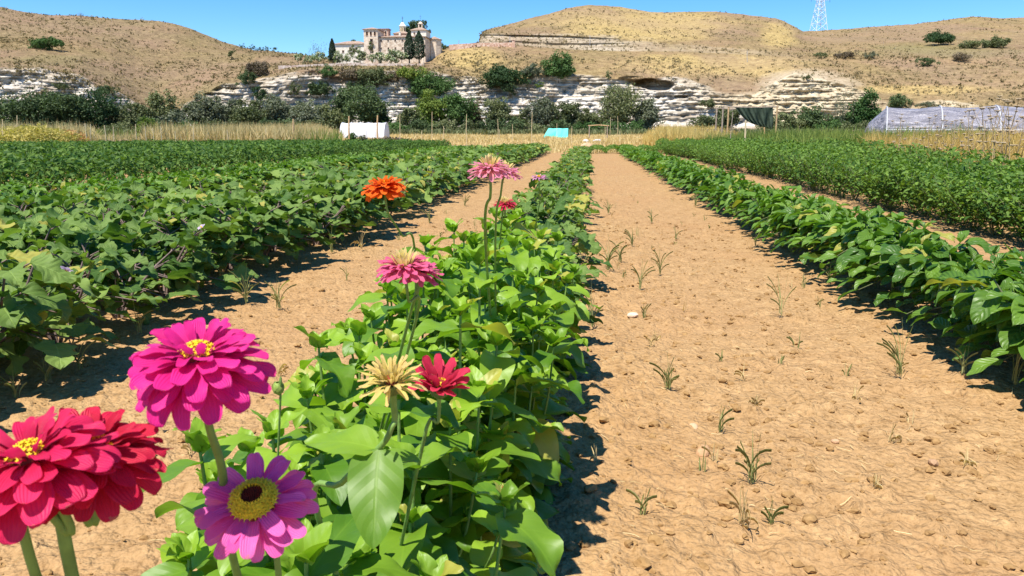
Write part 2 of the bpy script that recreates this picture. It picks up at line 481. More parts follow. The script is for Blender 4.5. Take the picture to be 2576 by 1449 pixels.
lumps(mb, np.stack([xx, yy, gz(xx, yy) + ss * .1], 1), ss, 3)
mc, n, b = newmat('clod', .95, .1)
nz = noise(n, 40, 5, geo_pos(n))
n.links.new(ramp(n, nz, [(.3, (.22, .125, .05)), (.7, (.38, .235, .10))]), b.inputs['Base Color']); bump(n, b, nz, .6, .006)
o = mb.build('soil_clods', mc, smooth=False); tag(o, 'small crumbled clods of earth scattered over the bare paths', 'soil', kind='stuff')
mb = MB()
k = 1100
yy = .9 + rng.random(k) ** 1.5 * 9; xx = np.where(rng.random(k) < .7, -.1 + rng.random(k) * 1.9, -2.3 + rng.random(k) * 1.7)
for i in range(k):
    L_ = rng.uniform(.015, .07); a_ = rng.random() * 6.28; c_ = rng.normal() * .6
    s_ = np.linspace(0, 1, 5)
    px = xx[i] + np.cumsum(np.cos(a_ + c_ * s_ * 2)) * L_ / 5; py = yy[i] + np.cumsum(np.sin(a_ + c_ * s_ * 2)) * L_ / 5
    nx_, ny_ = -math.sin(a_) * .0007, math.cos(a_) * .0007
    zz = gz(px, py) + .004 + .006 * rng.random()
    V = np.vstack([np.stack([px - nx_, py - ny_, zz], 1), np.stack([px + nx_, py + ny_, zz + .001], 1)])
    mb.add(V, [(j, j + 1, j + 6, j + 5) for j in range(4)], None, rng.random())
o = mb.build('dry_straw', M['straw']); tag(o, 'bits of dry straw and cut stalks lying on the soil paths', 'straw', kind='stuff')
def stone(u, v, sz, label, col=(.62, .46, .32)):
    mb = MB(); V = IV.copy()
    d = 1 + .3 * vn(V[:, 0] * 1.1 + u, V[:, 1] * 1.1, V[:, 2] * 1.1, int(v))
    V = V * d[:, None]; V = np.sign(V) * np.abs(V) ** .8
    mb.add(V * np.array([sz, sz * .75, sz * .5]), IF)
    o = mb.build('stone', plain('stone_%d' % u, col, .2, 30, .9, .2, .5, .004), smooth=False)
    D = CAMH / ((v - 338) * .000488); p = PY(u, v, D * math.cos(0)); p = ground_hit(u, v)
    o.location = (p[0], p[1], float(gz(p[0], p[1])) + sz * .25); o.rotation_euler = (0, .2, u)
    tag(o, label, 'stone', 'stones on the wide soil path')
def ground_hit(u, v):
    d = ray(u, v)
    t = CAMH / -d[2]
    return np.array([d[0] * t, d[1] * t, 0])
stone(1592, 800, .033, 'pale angular stone beside a small grass tuft on the wide path', (.66, .50, .38))
stone(1770, 1150, .03, 'flat earthy lump with a shaded underside low on the wide path', (.43, .26, .14))
stone(2345, 1175, .022, 'rounded brown stone near the lower right of the wide path', (.42, .26, .15))
stone(1745, 1085, .02, 'small pale flat stone in the middle of the wide path', (.55, .36, .22))
stone(2100, 1120, .016, 'smooth pale pebble lying among crumbs on the wide path', (.52, .33, .19))

# ============================================================ HILLS (one terrain sheet behind the fields)
U_ = [-700, 0, 100, 200, 280, 340, 400, 450, 560, 640, 700, 780, 850, 950, 1080, 1110, 1150, 1203, 1213, 1300, 1430, 1560, 1700, 1800, 1900, 2000, 2100, 2200, 2300, 2400, 2576, 3300]
VT = [165, 168, 172, 190, 225, 258, 285, 268, 214, 205, 188, 172, 178, 178, 180, 185, 190, 195, 195, 195, 190, 185, 200, 222, 232, 185, 205, 240, 255, 262, 275, 290]
V1 = [150, 150, 155, 170, 200, 230, 252, 235, 195, 180, 172, 166, 164.5, 164.5, 165, 162, 158, 156, 156, 152, 150, 152, 160, 178, 190, 165, 178, 202, 212, 216, 226, 240]
V2 = [115, 118, 122, 132, 150, 172, 185, 180, 165, 160, 158, 158, 160.5, 160.5, 150, 128, 121, 114.5, 114.5, 117, 128, 132, 135, 140, 145, 148, 150, 158, 163, 166, 170, 172]
V3 = [105, 108, 112, 122, 142, 163, 176, 172, 159, 154, 153, 153, 158, 158, 146, 125, 118, 113.2, 113, 114, 125, 129, 130, 134, 139, 142, 145, 153, 159, 162, 166, 168]
V4 = [88, 92, 97, 106, 125, 146, 158, 156, 146, 142, 146, 148, 154, 154, 141, 123, 117, 112.5, 86, 87, 90, 97, 108, 116, 124, 134, 136, 140, 142, 142, 146, 148]
US = [-700, -300, 0, 60, 120, 200, 300, 400, 440, 480, 520, 560, 600, 640, 680, 760, 850, 950, 1080, 1110, 1150, 1203, 1213, 1235, 1290, 1340, 1380, 1430, 1480, 1560, 1600, 1640, 1720, 1800, 1850, 1900, 1950, 1975, 2000, 2020, 2060, 2100, 2200, 2300, 2400, 2450, 2520, 2576, 3300]
VS = [50, 20, 18, 30, 38, 40, 48, 53, 60, 72, 88, 105, 116, 126, 128, 138, 150, 150, 135, 122, 116.5, 111, 80, 72, 58, 44, 35, 20, 12, 17, 24, 31, 30, 29, 34, 40, 45, 54, 68, 79, 77, 75, 67, 61, 47, 41, 46, 44, 70]
DS = lambda u: np.interp(u, [-700, 560, 700, 850, 1080, 1203, 1213, 1560, 2000, 2100, 3300], [470, 450, 460, 430, 400, 376, 520, 560, 560, 620, 640])
ucol = np.concatenate([np.arange(-700, 1195, 2.9), np.arange(1195, 1222, 1.2), np.arange(1222, 3300, 2.9)])
def tab(u):
    f = lambda t: np.interp(u, U_, t)
    ws = fbm(np.asarray(u) * .02, 3.1, 0, 4, 31)
    rough = np.interp(u, [-700, 400, 640, 800, 1100, 1250, 3300], [7, 7, 3, 2.5, 3, 6, 8])
    vt = f(VT) + ws * rough
    return (np.full_like(vt, 316.) + ws * 4, vt, np.minimum(f(V1) + ws * 1.5, vt - 2), f(V2), f(V3), f(V4), np.interp(u, US, VS) + fbm(np.asarray(u) * .05, 1, 0, 3, 35) * 1.6)
vb, vt, v1, v2, v3, v4, vs = tab(ucol)
ds = DS(ucol)
DD = [282, 290, 300, 322, 360, 368, 378]
seg = [4, 96, 36, 34, 8, 26, 74, 8]
zs = (vs - 338) * -.000488 * ds + CAMH
ctrlD = np.stack([np.full_like(vb, d) for d in DD] + [ds, ds + 90], 1)
ctrlV = np.stack([VofZ(282, .75) + 0 * vb, vb, vt, v1, v2, v3, v4, vs, VofZ(ds + 90, zs - 22)], 1)
rows_t = np.concatenate([i + np.arange(k_) / k_ for i, k_ in enumerate(seg)] + [[8.0]])
ii = np.minimum(rows_t.astype(int), 7); ff = rows_t - ii
def ease(i, f): return np.where(i == 6, f ** .85, f)
fe = np.where(ii == 6, ff, ff)
Dg = ctrlD[:, ii] * (1 - ff) + ctrlD[:, ii + 1] * ff
fv = np.where(ii == 6, 1 - (1 - ff) ** 1.25, ff)
Vg = ctrlV[:, ii] * (1 - fv) + ctrlV[:, ii + 1] * fv
Ug = np.repeat(ucol[:, None], len(rows_t), 1)
Tg = np.repeat(rows_t[None], len(ucol), 0)
X0 = PD(Ug, Vg, Dg)
wx, wz = X0[..., 0], X0[..., 2]
# strata: hard beds stand out, soft beds are cut back
cliff = np.clip(np.minimum((Tg - 1.0) * 8, (2.08 - Tg) * 5), 0, 1)
gap = np.interp(Ug, [-700, 345, 375, 440, 470, 2120, 2200, 3300], [1, 1, .15, .15, 1, 1, .45, .3])
wob = wz + 1.5 * fbm(wx * .03, 0, 0, 2, 9) + .25 * fbm(wx * .25, 0, 0, 2, 10)
strat = fbm(wx * .035, wob * .8, 2, 3, 12) + .8 * vn(wx * .09, wob * 1.9, 5, 13) + .4 * vn(wx * .3, wob * 3.4, 7, 14)
blk = fbm(wx * .12, wz * .12, 1, 4, 15)
dD = cliff * gap * (-1.15 * strat - 4.8 * blk - 2.4 * fbm(wx * .45, wz * .6, 2, 4, 18))
cn = fbm(wx * .16, wz * .3, 0, 3, 77)
cave = np.clip(1.15 + 1.1 * cn - ((Ug - 1650 - (Vg - 212) * 1.3) / 62) ** 2 - ((Vg - 213 + .06 * (Ug - 1640)) / 15) ** 2, 0, 1)
cave2 = np.clip(1.1 + 1.1 * cn - ((Ug - 1712) / 22) ** 2 - ((Vg - 243) / 6) ** 2, 0, 1)
dD = dD + np.clip(cave * 3, 0, 1) * 9 + np.clip(cave2 * 2, 0, 1) * 3
band = np.clip(np.minimum((Tg - 5) * 6, (6.1 - Tg) * 5), 0, 1) * np.interp(Ug, [1195, 1215, 1500, 1640, 2100], [0, 1, 1, .45, .2])
dD = dD + band * (-2.2 * fbm(wx * .03, wob * .6, 4, 3, 21) - 2.0 * fbm(wx * .1, wz * .15, 4, 3, 22))
slope = np.clip((Tg - 2.05) * 4, 0, 1) * (1 - band) * np.clip((7 - Tg) * 3, 0, 1)
gul = fbm(wx * .022 + wz * .012, Dg * .008, 0, 4, 24)
dD = dD + slope * (7 * gul * np.clip((Tg - 2) / 3, 0.1, 1) + 1.1 * fbm(wx * .25, Dg * .15, wz * .2, 3, 25)) * np.where((Ug > 640) & (Ug < 1203), .25, 1)
Dg2 = Dg + dD
XT = PD(Ug, Vg, Dg2)
nc, nr = XT.shape[:2]
mb = MB()
I = (np.arange(nc - 1)[:, None] * nr + np.arange(nr - 1)[None]).ravel()
mb.add(XT.reshape(-1, 3), np.stack([I, I + nr, I + nr + 1, I + 1], 1))
m, n, b = newmat('hillside', .95, .1)
P = geo_pos(n)
rock, cream, gold, green, grey = (attr(n, k_) for k_ in ('rock', 'cream', 'gold', 'green', 'grey'))
n1 = noise(n, .35, 6, P, .7); n2 = noise(n, .045, 4, P, .6); n3 = noise(n, 1.1, 4, P, .7)
dryc = ramp(n, n1, [(.30, (.10, .073, .035)), (.45, (.195, .142, .068)), (.58, (.27, .20, .098)), (.72, (.37, .285, .145))])
dryc = mixc(n, mth(n, 'MULTIPLY', ramp(n, n2, [(.4, 0.0), (.62, 1.0)]), .45), dryc, (.30, .185, .125))
goldc = ramp(n, n1, [(.28, (.20, .14, .06)), (.42, (.35, .25, .10)), (.62, (.48, .36, .15))])
c = mixc(n, gold, dryc, goldc)
c = mixc(n, mth(n, 'MULTIPLY', green, .75), c, ramp(n, n3, [(.35, (.13, .12, .045)), (.65, (.30, .27, .11))]))
spots = ramp(n, noise(n, .8, 3, P, .6), [(.60, 0.0), (.68, .75)])
c = mixc(n, spots, c, (.13, .10, .055))
c = mixc(n, 1.0, c, ramp(n, noise(n, 2.3, 4, P, .75), [(.34, (.55, .52, .50)), (.5, (.95, .95, .95)), (.66, (1.22, 1.22, 1.2))]), 'MULTIPLY')
c = mixc(n, mth(n, 'MULTIPLY', attr(n, 'mauve'), .35), c, mixc(n, n1, (.16, .10, .08), (.36, .25, .19)))
sp = n.nodes.new('ShaderNodeSeparateXYZ'); n.links.new(P, sp.inputs[0])
st = N(n, 'ShaderNodeTexNoise'); st.inputs['Scale'].default_value = 1.0; st.inputs['Detail'].default_value = 6
n.links.new(scalev(n, P, (.06, .06, 1.9)), st.inputs['Vector'])
rk = noise(n, .5, 6, P, .65)
whitec = ramp(n, mth(n, 'ADD', mth(n, 'MULTIPLY', st.outputs[0], .65), mth(n, 'MULTIPLY', rk, .35)), [(.37, (.20, .17, .13)), (.44, (.45, .40, .33)), (.52, (.72, .68, .61)), (.7, (.84, .81, .76))])
creamc = ramp(n, rk, [(.32, (.30, .23, .14)), (.5, (.52, .43, .29)), (.68, (.70, .61, .44))])
greyc = ramp(n, mth(n, 'ADD', mth(n, 'MULTIPLY', st.outputs[0], .5), mth(n, 'MULTIPLY', rk, .5)), [(.36, (.15, .12, .085)), (.5, (.36, .29, .205)), (.66, (.50, .43, .32))])
stn = noise(n, 1.0, 5, scalev(n, P, (.22, .22, .05)), .7)
whitec = mixc(n, ramp(n, stn, [(.48, 0.0), (.60, .75)]), whitec, (.33, .285, .225))
rc = mixc(n, cream, whitec, creamc)
rc = mixc(n, grey, rc, greyc)
c = mixc(n, rock, c, rc)
n.links.new(c, b.inputs['Base Color'])
bump(n, b, mth(n, 'ADD', mth(n, 'ADD', n1, n3), st.outputs[0]), .7, .7)
hills = mb.build('hills', m)
e = fbm(wx * .06, wz * .15, 3, 4, 41)
rk_a = np.clip(np.minimum((Tg - .6) * 3, (2.05 + e * .45 - Tg) * 9), 0, 1)
rk_a = rk_a * np.clip(gap + e * .8, 0, 1)
rk_b = np.clip(np.minimum((Tg - 4.95) * 8, (6.02 + e * .35 - Tg) * 6), 0, 1) * np.interp(Ug, [1195, 1213, 1520, 1640, 1900, 2050], [0, 1, 1, .5, .35, 0]) * np.clip(.75 + e, 0, 1)
outc = np.clip(1.1 - ((Ug - 2030) / 130) ** 2 - ((Vg - 225) / 48) ** 2 + e, 0, 1)
mesh_attr(hills, 'rock', np.maximum(np.maximum(rk_a, rk_b), outc * .9))
mesh_attr(hills, 'cream', np.clip(np.interp(Ug, [-700, 1690, 1850, 3300], [.0, .0, 1, 1]) * np.clip(1.3 + e - np.clip((Vg - 262) / 25, 0, 1) * (Ug < 1900), 0, 1), 0, 1))
topg = np.interp(Tg, [1.0, 1.45, 1.75, 2.1], [0, .08, .5, .9]) * np.clip(.75 + e * 1.2, 0, 1)
lft = np.interp(Ug, [-700, 200, 450, 700, 760], [.2, .2, .55, .5, 0])
mesh_attr(hills, 'grey', np.clip(np.where(Tg > 4.5, .9, np.maximum(topg, lft * (Vg < 262))), 0, 1) * np.where((Ug > 1880) & (Tg < 4.5), .35, 1))
g1 = np.clip(1.2 - ((Ug - 1620) / 230) ** 2 - ((Vg - 62) / 45) ** 2 + .8 * e, 0, 1)
g2 = np.clip(1.1 - ((Ug - 1800) / 260) ** 2 - ((Vg - 165) / 30) ** 2 + .9 * e, 0, 1)
g3 = np.clip(1.1 - ((Ug - 1180) / 110) ** 2 - ((Vg - 145) / 30) ** 2 + .5 * e, 0, .8)
g4 = np.clip(1.0 - ((Ug - 2330) / 220) ** 2 - ((Vg - 225) / 14) ** 2 + .6 * e, 0, 1) + np.clip(.9 - ((Ug - 1960) / 60) ** 2 - ((Vg - 90) / 40) ** 2 + .6 * e, 0, 1)
mesh_attr(hills, 'gold', np.clip(g1 + g2 + g3 + g4 + np.where(Ug > 1150, .18 + .3 * e, 0), 0, 1))
h1 = np.clip(1.0 - ((Ug - 600 - (Vg - 250) * 1.6) / 90) ** 2 - ((Vg - 250) / 60) ** 2 + e, 0, 1)
h2 = np.clip(1.0 - ((Ug - 2400) / 230) ** 2 - ((Vg - 125) / 25) ** 2 + 1.2 * e, 0, 1)
h3 = np.clip(.7 - ((Ug - 100) / 160) ** 2 - ((Vg - 150) / 25) ** 2 + e, 0, 1)
h4 = np.clip(.9 - ((Ug - 930) / 200) ** 2 - ((Vg - 175) / 12) ** 2 + e, 0, 1)
mesh_attr(hills, 'mauve', np.clip(np.interp(Ug, [-700, 500, 640, 1500, 1900, 3300], [.55, .45, .2, .1, .35, .5]) + 1.5 * fbm(wx * .03, Dg * .02, 0, 3, 88), 0, 1))
mesh_attr(hills, 'green', np.clip(h1 + h2 + h3 + h4 + np.where(Ug < 640, .12 + .35 * e, 0), 0, 1))
tag(hills, 'dry grassy hills above a pale layered rock cliff', None, kind='structure')
def DofUV(u, v):
    """distance at which the hillside shows at photo position (u, v)"""
    i = int(np.clip(np.searchsorted(ucol, u), 0, nc - 1))
    col = Vg[i, :sum(seg[:7]) + 1]
    j = int(np.argmin(np.abs(col - v)))
    return float(Dg2[i, j])
# scrub: thousands of low tufts over the slopes
mb = MB()
K = 26000
ri = rng.integers(0, nc - 1, K * 2); rj = rng.integers(sum(seg[:2]) - 60, sum(seg[:7]), K * 2)
keep = rng.random(K * 2) < np.clip(.45 + 1.3 * fbm(wx[ri, rj] * .03, Dg[ri, rj] * .04, 0, 3, 51), .05, 1)
keep &= (rj > sum(seg[:2]) - 16) | (rng.random(len(rj)) < .45)
keep &= ~((Ug[ri, rj] > 840) & (Ug[ri, rj] < 1085) & (Tg[ri, rj] > 2.9))
ri, rj = ri[keep][:K], rj[keep][:K]
C0 = XT[ri, rj]; sz = .25 + rng.random(len(ri)) ** 3 * .95
tn = rng.random(len(ri))
rep = 7
C = np.repeat(C0, rep, 0) + rng.normal(size=(len(ri) * rep, 3)) * np.repeat(sz, rep)[:, None] * np.array([.45, .45, .28]) + np.array([0, 0, .2])
quads(mb, C, np.repeat(sz, rep) * .75, None, .8, np.repeat(tn, rep))
M['scrub'] = leafmat('scrub', (.075, .06, .03), (.30, .235, .125), .8, .1, .15, 0)
o = mb.build('scrub', M['scrub']); tag(o, 'low dry scrub tufts dotted over the hillsides', 'scrub', kind='stuff')

# ============================================================ TREES AND SHRUBS
def fol(name, dk, lt, tr=.2): return leafmat(name, dk, lt, .65, .2, tr, 0)
FOL = {
 'dark': fol('foliage_dark', (.035, .06, .024), (.12, .17, .07)),
 'deep': fol('foliage_deep', (.02, .048, .018), (.07, .12, .045)),
 'olive': fol('foliage_olive', (.065, .085, .035), (.20, .22, .10)),
 'grey': fol('foliage_grey', (.075, .09, .055), (.21, .23, .15)),
 'yellow': fol('foliage_yellow', (.07, .12, .02), (.26, .32, .06)),
 'fresh': fol('foliage_fresh', (.035, .085, .022), (.12, .20, .06)),
 'dead': fol('foliage_dead', (.11, .085, .06), (.24, .19, .13)),
 'cypress': fol('foliage_cypress', (.018, .036, .022), (.065, .095, .055)),
 'oleander': fol('foliage_oleander', (.05, .09, .03), (.15, .22, .09)),
}
M['bloom'] = leafmat('bloom', (.55, .55, .40), (.80, .80, .66), .6, .2, .3, 0)
M['bark'] = plain('bark', (.20, .155, .11), .35, 6, .9, .1, .4, .03)
M['bark_pale'] = plain('bark_pale', (.42, .37, .30), .3, 6, .9, .1, .4, .03)
def base_pt(u, v, D):
    p = PD(u, v, D); return p
def tree(name, u, vt_, vb_, wu, kind, label, cat='tree', D=None, group=None, trunk=True, shape='round', dens=1., bloom=0., pale=False, ground=None, seed=None, up_from=.0):
    if D is None: D = 276
    g = np.random.default_rng(int(u * 7 + vt_ * 13) if seed is None else seed)
    s = .000488 * D
    pb = PD(u, vb_, D)
    zb = pb[2] if ground is None else ground
    top = PD(u, vt_, D)[2]
    H = top - zb; W = wu * s * 1.08
    root = empty(name, (pb[0], pb[1], zb), label, cat, group)
    mb = MB()
    if shape == 'round':
        ncl = max(14, int(W * H * .9 * dens)); ncl = min(ncl, 110)
        cz = H * .55; rz = H * .54; rx = W * .58
        th = g.random(ncl) * 6.283; ph = np.arccos(g.uniform(-1, 1, ncl)); rr = g.uniform(.35, .95, ncl)
        if not trunk or H < 1.2 * W * .6: cz, rz = H * .45, H * .52
        C = np.stack([rx * .88 * rr * np.sin(ph) * np.cos(th), rx * .75 * rr * np.sin(ph) * np.sin(th), cz + rz * .88 * rr * np.cos(ph)], 1)
        # uneven outline: push clumps in and out in lobes
        lob = 1 + .42 * vn(th * 1.3, ph * 1.6, u * .1, 3)
        C[:, :2] *= lob[:, None]; C[:, 2] = cz + (C[:, 2] - cz) * lob
        cr = g.uniform(.10, .19, ncl) * (W + H) * .5
        nq = int(52 * dens)
        off = g.normal(size=(ncl, nq, 3)); off /= np.linalg.norm(off, axis=2)[..., None]
        off *= (g.random((ncl, nq, 1)) ** .4)
        Q = (C[:, None] + off * cr[:, None, None] * np.array([1, 1, .8])).reshape(-1, 3)
        nr_ = off.reshape(-1, 3) * .8 + np.array([0, 0, .5])
        sz_ = np.clip(.085 * (W + H) * .5, .3, .8)
    elif shape == 'cone':
        n_ = int(2200 * dens); t = g.random(n_) ** .8
        prof = np.interp(t, [0, .12, .45, .8, 1], [.45, .95, 1, .55, .05]) * W * .5
        a_ = g.random(n_) * 6.283
        rad = prof * (.75 + .25 * g.random(n_)) * (1 + .13 * vn(a_ * 1.6, t * 9, u, 5))
        zlo = H * (.13 if trunk else 0.)
        Q = np.stack([rad * np.cos(a_), rad * np.sin(a_), zlo + t * (H - zlo)], 1)
        nr_ = np.stack([np.cos(a_), np.sin(a_), .5 + 0 * a_], 1); sz_ = .75
    elif shape == 'spray':     # thin upright shoots
        n_ = int(1300 * dens); ns = 26
        sx = g.normal(size=ns) * W * .22; sy = g.normal(size=ns) * W * .2; lx = g.normal(size=ns) * .12; hh = H * g.uniform(.5, 1, ns)
        k_ = g.integers(0, ns, n_); t = .12 + .88 * g.random(n_)
        Q = np.stack([sx[k_] + lx[k_] * t * hh[k_] + g.normal(size=n_) * W * .045, sy[k_] + g.normal(size=n_) * W * .05, t * hh[k_]], 1)
        nr_ = None; sz_ = np.clip(.06 * W, .2, .4)
    Q[:, 2] = np.maximum(Q[:, 2], .08 * H * g.random(len(Q)))
    nb = np.clip(.5 + .9 * fbm(Q[:, 0] * 2.2 / max(W, .1), Q[:, 1] * 2, Q[:, 2] * 2.2 / max(H, .1), 3, int(u) % 17), 0, 1) * .6 + .4 * g.random(len(Q))
    mats = [FOL[kind]]
    S_ = sz_ * g.uniform(.6, 1.25, len(Q))
    if bloom:
        mats.append(M['bloom'])
        hit = (g.random(len(Q)) < bloom) & (vn(Q[:, 0] * 1.1, Q[:, 1] * 1.1, Q[:, 2] * 1.1, 8) > -.25)
        quads(mb, Q[~hit], S_[~hit], None if nr_ is None else nr_[~hit], .55, nb[~hit], 0, g)
        quads(mb, Q[hit] * np.array([1.04, 1.04, 1.02]), S_[hit] * .75, None if nr_ is None else nr_[hit], .9, None, 1, g)
    else:
        quads(mb, Q, S_, nr_, .6, nb, 0, g)
    mb.build('crown', mats, root, smooth=False)
    tb = MB()
    tr_ = np.clip(H * .022, .05, .35)
    if shape == 'spray':
        for k_ in range(12): tb.tube([(0, 0, 0), (sx[k_] * .6, sy[k_] * .6, H * .2), (sx[k_] + lx[k_] * hh[k_] * .7, sy[k_], hh[k_] * .75)], [.06, .05, .02], 5)
    else:
        bend = g.normal(size=2) * W * .04
        hgt = H * (.9 if shape == 'cone' else .55)
        tb.tube([(0, 0, -.4), (bend[0] * .5, bend[1] * .5, hgt * .4), (bend[0], bend[1], hgt)], [tr_ * 1.2, tr_ * .9, tr_ * .4], 7)
        if shape == 'round':
            for q in range(7):
                a_ = q * 2.4 + g.random(); l_ = W * g.uniform(.25, .42); z0 = hgt * g.uniform(.35, .8)
                tb.tube([(bend[0] * z0 / hgt, bend[1] * z0 / hgt, z0), (math.cos(a_) * l_ * .5, math.sin(a_) * l_ * .4, z0 + H * .12), (math.cos(a_) * l_, math.sin(a_) * l_ * .7, z0 + H * g.uniform(.12, .3))], [tr_ * .5, tr_ * .35, tr_ * .1], 5)
    tb.build('trunk', M['bark_pale' if pale else 'bark'], root)
    return root
G1 = 'trees along the foot of the cliff'
T = [ # u, vtop, vbottom, width, kind, pale, label
 (30, 228, 322, 130, 'dark', 0, 'leftmost dark bushy tree below the pale cliff'),
 (105, 236, 322, 110, 'dark', 0, 'dark rounded tree second from the left below the cliff'),
 (168, 238, 322, 105, 'dark', 0, 'dark tree between two taller ones in the left thicket'),
 (232, 234, 322, 115, 'deep', 0, 'very dark broad tree at the middle of the left thicket'),
 (283, 262, 322, 62, 'grey', 0, 'grey-green tree closing the right end of the left thicket'),
 (352, 262, 324, 80, 'olive', 0, 'low olive tree in the gap between the two cliffs'),
 (408, 232, 318, 56, 'olive', 0, 'olive shrubby tree climbing the gully between the cliffs'),
 (432, 276, 326, 84, 'grey', 0, 'low grey-green tree at the mouth of the gully'),
 (500, 252, 324, 86, 'grey', 0, 'grey-green tree under the rocky point left of the monastery'),
 (566, 256, 324, 84, 'grey', 0, 'grey-green tree right of the rocky point'),
 (628, 262, 324, 84, 'olive', 0, 'low olive tree in the grey-green belt'),
 (697, 246, 326, 76, 'grey', 0, 'upright grey-green tree with a visible dark trunk'),
 (760, 262, 326, 92, 'grey', 0, 'broad grey-green tree below the oleander terrace'),
 (826, 272, 326, 80, 'olive', 0, 'low tree just behind the left end of the white tunnel'),
 (866, 232, 318, 58, 'dark', 0, 'dark tree leaning on the big one behind the white tunnel'),
 (922, 214, 316, 100, 'dark', 0, 'big dark tree directly behind the white tunnel'),
 (956, 262, 322, 50, 'deep', 0, 'very dark tree right of the big one behind the white tunnel'),
 (1034, 278, 330, 66, 'olive', 0, 'small olive tree right of the white tunnel'),
 (1084, 236, 326, 74, 'yellow', 0, 'tree with a yellow-green top in front of the white cliff'),
 (1148, 238, 328, 84, 'fresh', 0, 'tall green tree right of the yellow-topped one'),
 (1196, 262, 330, 44, 'dead', 0, 'grey half-bare tree between two green ones'),
 (1252, 244, 328, 58, 'olive', 0, 'narrow olive tree at the middle of the white cliff'),
 (1308, 284, 330, 60, 'olive', 0, 'low bush-like tree behind the tall bare canes'),
 (1368, 248, 328, 78, 'grey', 0, 'grey-green tree behind the turquoise cover'),
 (1436, 262, 328, 68, 'olive', 1, 'loose tree with pale crooked limbs right of the turquoise cover'),
 (1490, 282, 332, 60, 'olive', 0, 'low tree behind the small wooden goal frame'),
 (1556, 214, 332, 104, 'olive', 1, 'tallest airy tree with pale limbs below the cave'),
 (1622, 258, 332, 62, 'grey', 0, 'thin grey-green tree right of the tallest one'),
 (1774, 290, 326, 70, 'olive', 0, 'low olive bush left of the shade net frame'),
 (1828, 268, 324, 60, 'olive', 0, 'olive tree just behind the left post of the shade net'),
 (1975, 284, 322, 80, 'olive', 0, 'olive thicket tree right of the shade net'),
 (2040, 276, 322, 76, 'dark', 0, 'dark low tree between shade net and reed clump'),
 (2170, 244, 322, 66, 'fresh', 0, 'green tree left of the big plastic greenhouse'),
 (2118, 284, 322, 70, 'dark', 0, 'dark low tree at the foot of the reed clump'),
]
for (u, a, bb, w_, k_, pl, lab) in T:
    tree('tree', u, a - 5, bb, w_ * 1.05, k_, lab, 'tree', D=270 + (int(u) * 37 % 11), group=G1, pale=bool(pl), ground=.7, dens=1.0 if w_ > 60 else .9)
# undergrowth joining them
for (u, lab) in [(20, 'low bush in front of the leftmost dark tree'), (140, 'low bush at the foot of the left thicket'), (300, 'low olive bush at the right foot of the left thicket'), (385, 'low bush before the gully mouth'), (470, 'low bush before the rocky point'), (535, 'low round bush under the grey-green belt'), (600, 'low bush in the middle of the grey-green belt'), (665, 'low bush left of the upright grey-green tree'), (725, 'low bush right of the upright grey-green tree'), (795, 'low bush below the oleander terrace'), (990, 'low bush touching the right side of the white tunnel'), (1065, 'low bush under the yellow-topped tree'), (1115, 'low bush between the yellow-topped and the tall green tree'), (1180, 'low bush under the grey half-bare tree'), (1225, 'low bush left of the narrow olive tree'), (1285, 'low bush right of the narrow olive tree'), (1340, 'low bush left of the turquoise cover'), (1405, 'low bush right above the turquoise cover'), (1470, 'low bush left of the wooden goal frame'), (1530, 'low dark bush under the tallest airy tree'), (1590, 'low dark bush right of the wooden goal frame'), (1940, 'low bush right of the shade net post'), (2090, 'low bush before the reed clump'), (2140, 'low bush close to the greenhouse end')]:
    tree('bush', u, 300 - (u * 13 % 10), 334, 74, ['olive', 'dark', 'fresh', 'olive'][u // 5 % 4], lab, 'bush', D=262, group='low bushes at the foot of the trees', trunk=False, ground=.7, dens=.8)
G2 = 'shrubs growing on the cliff and slopes'
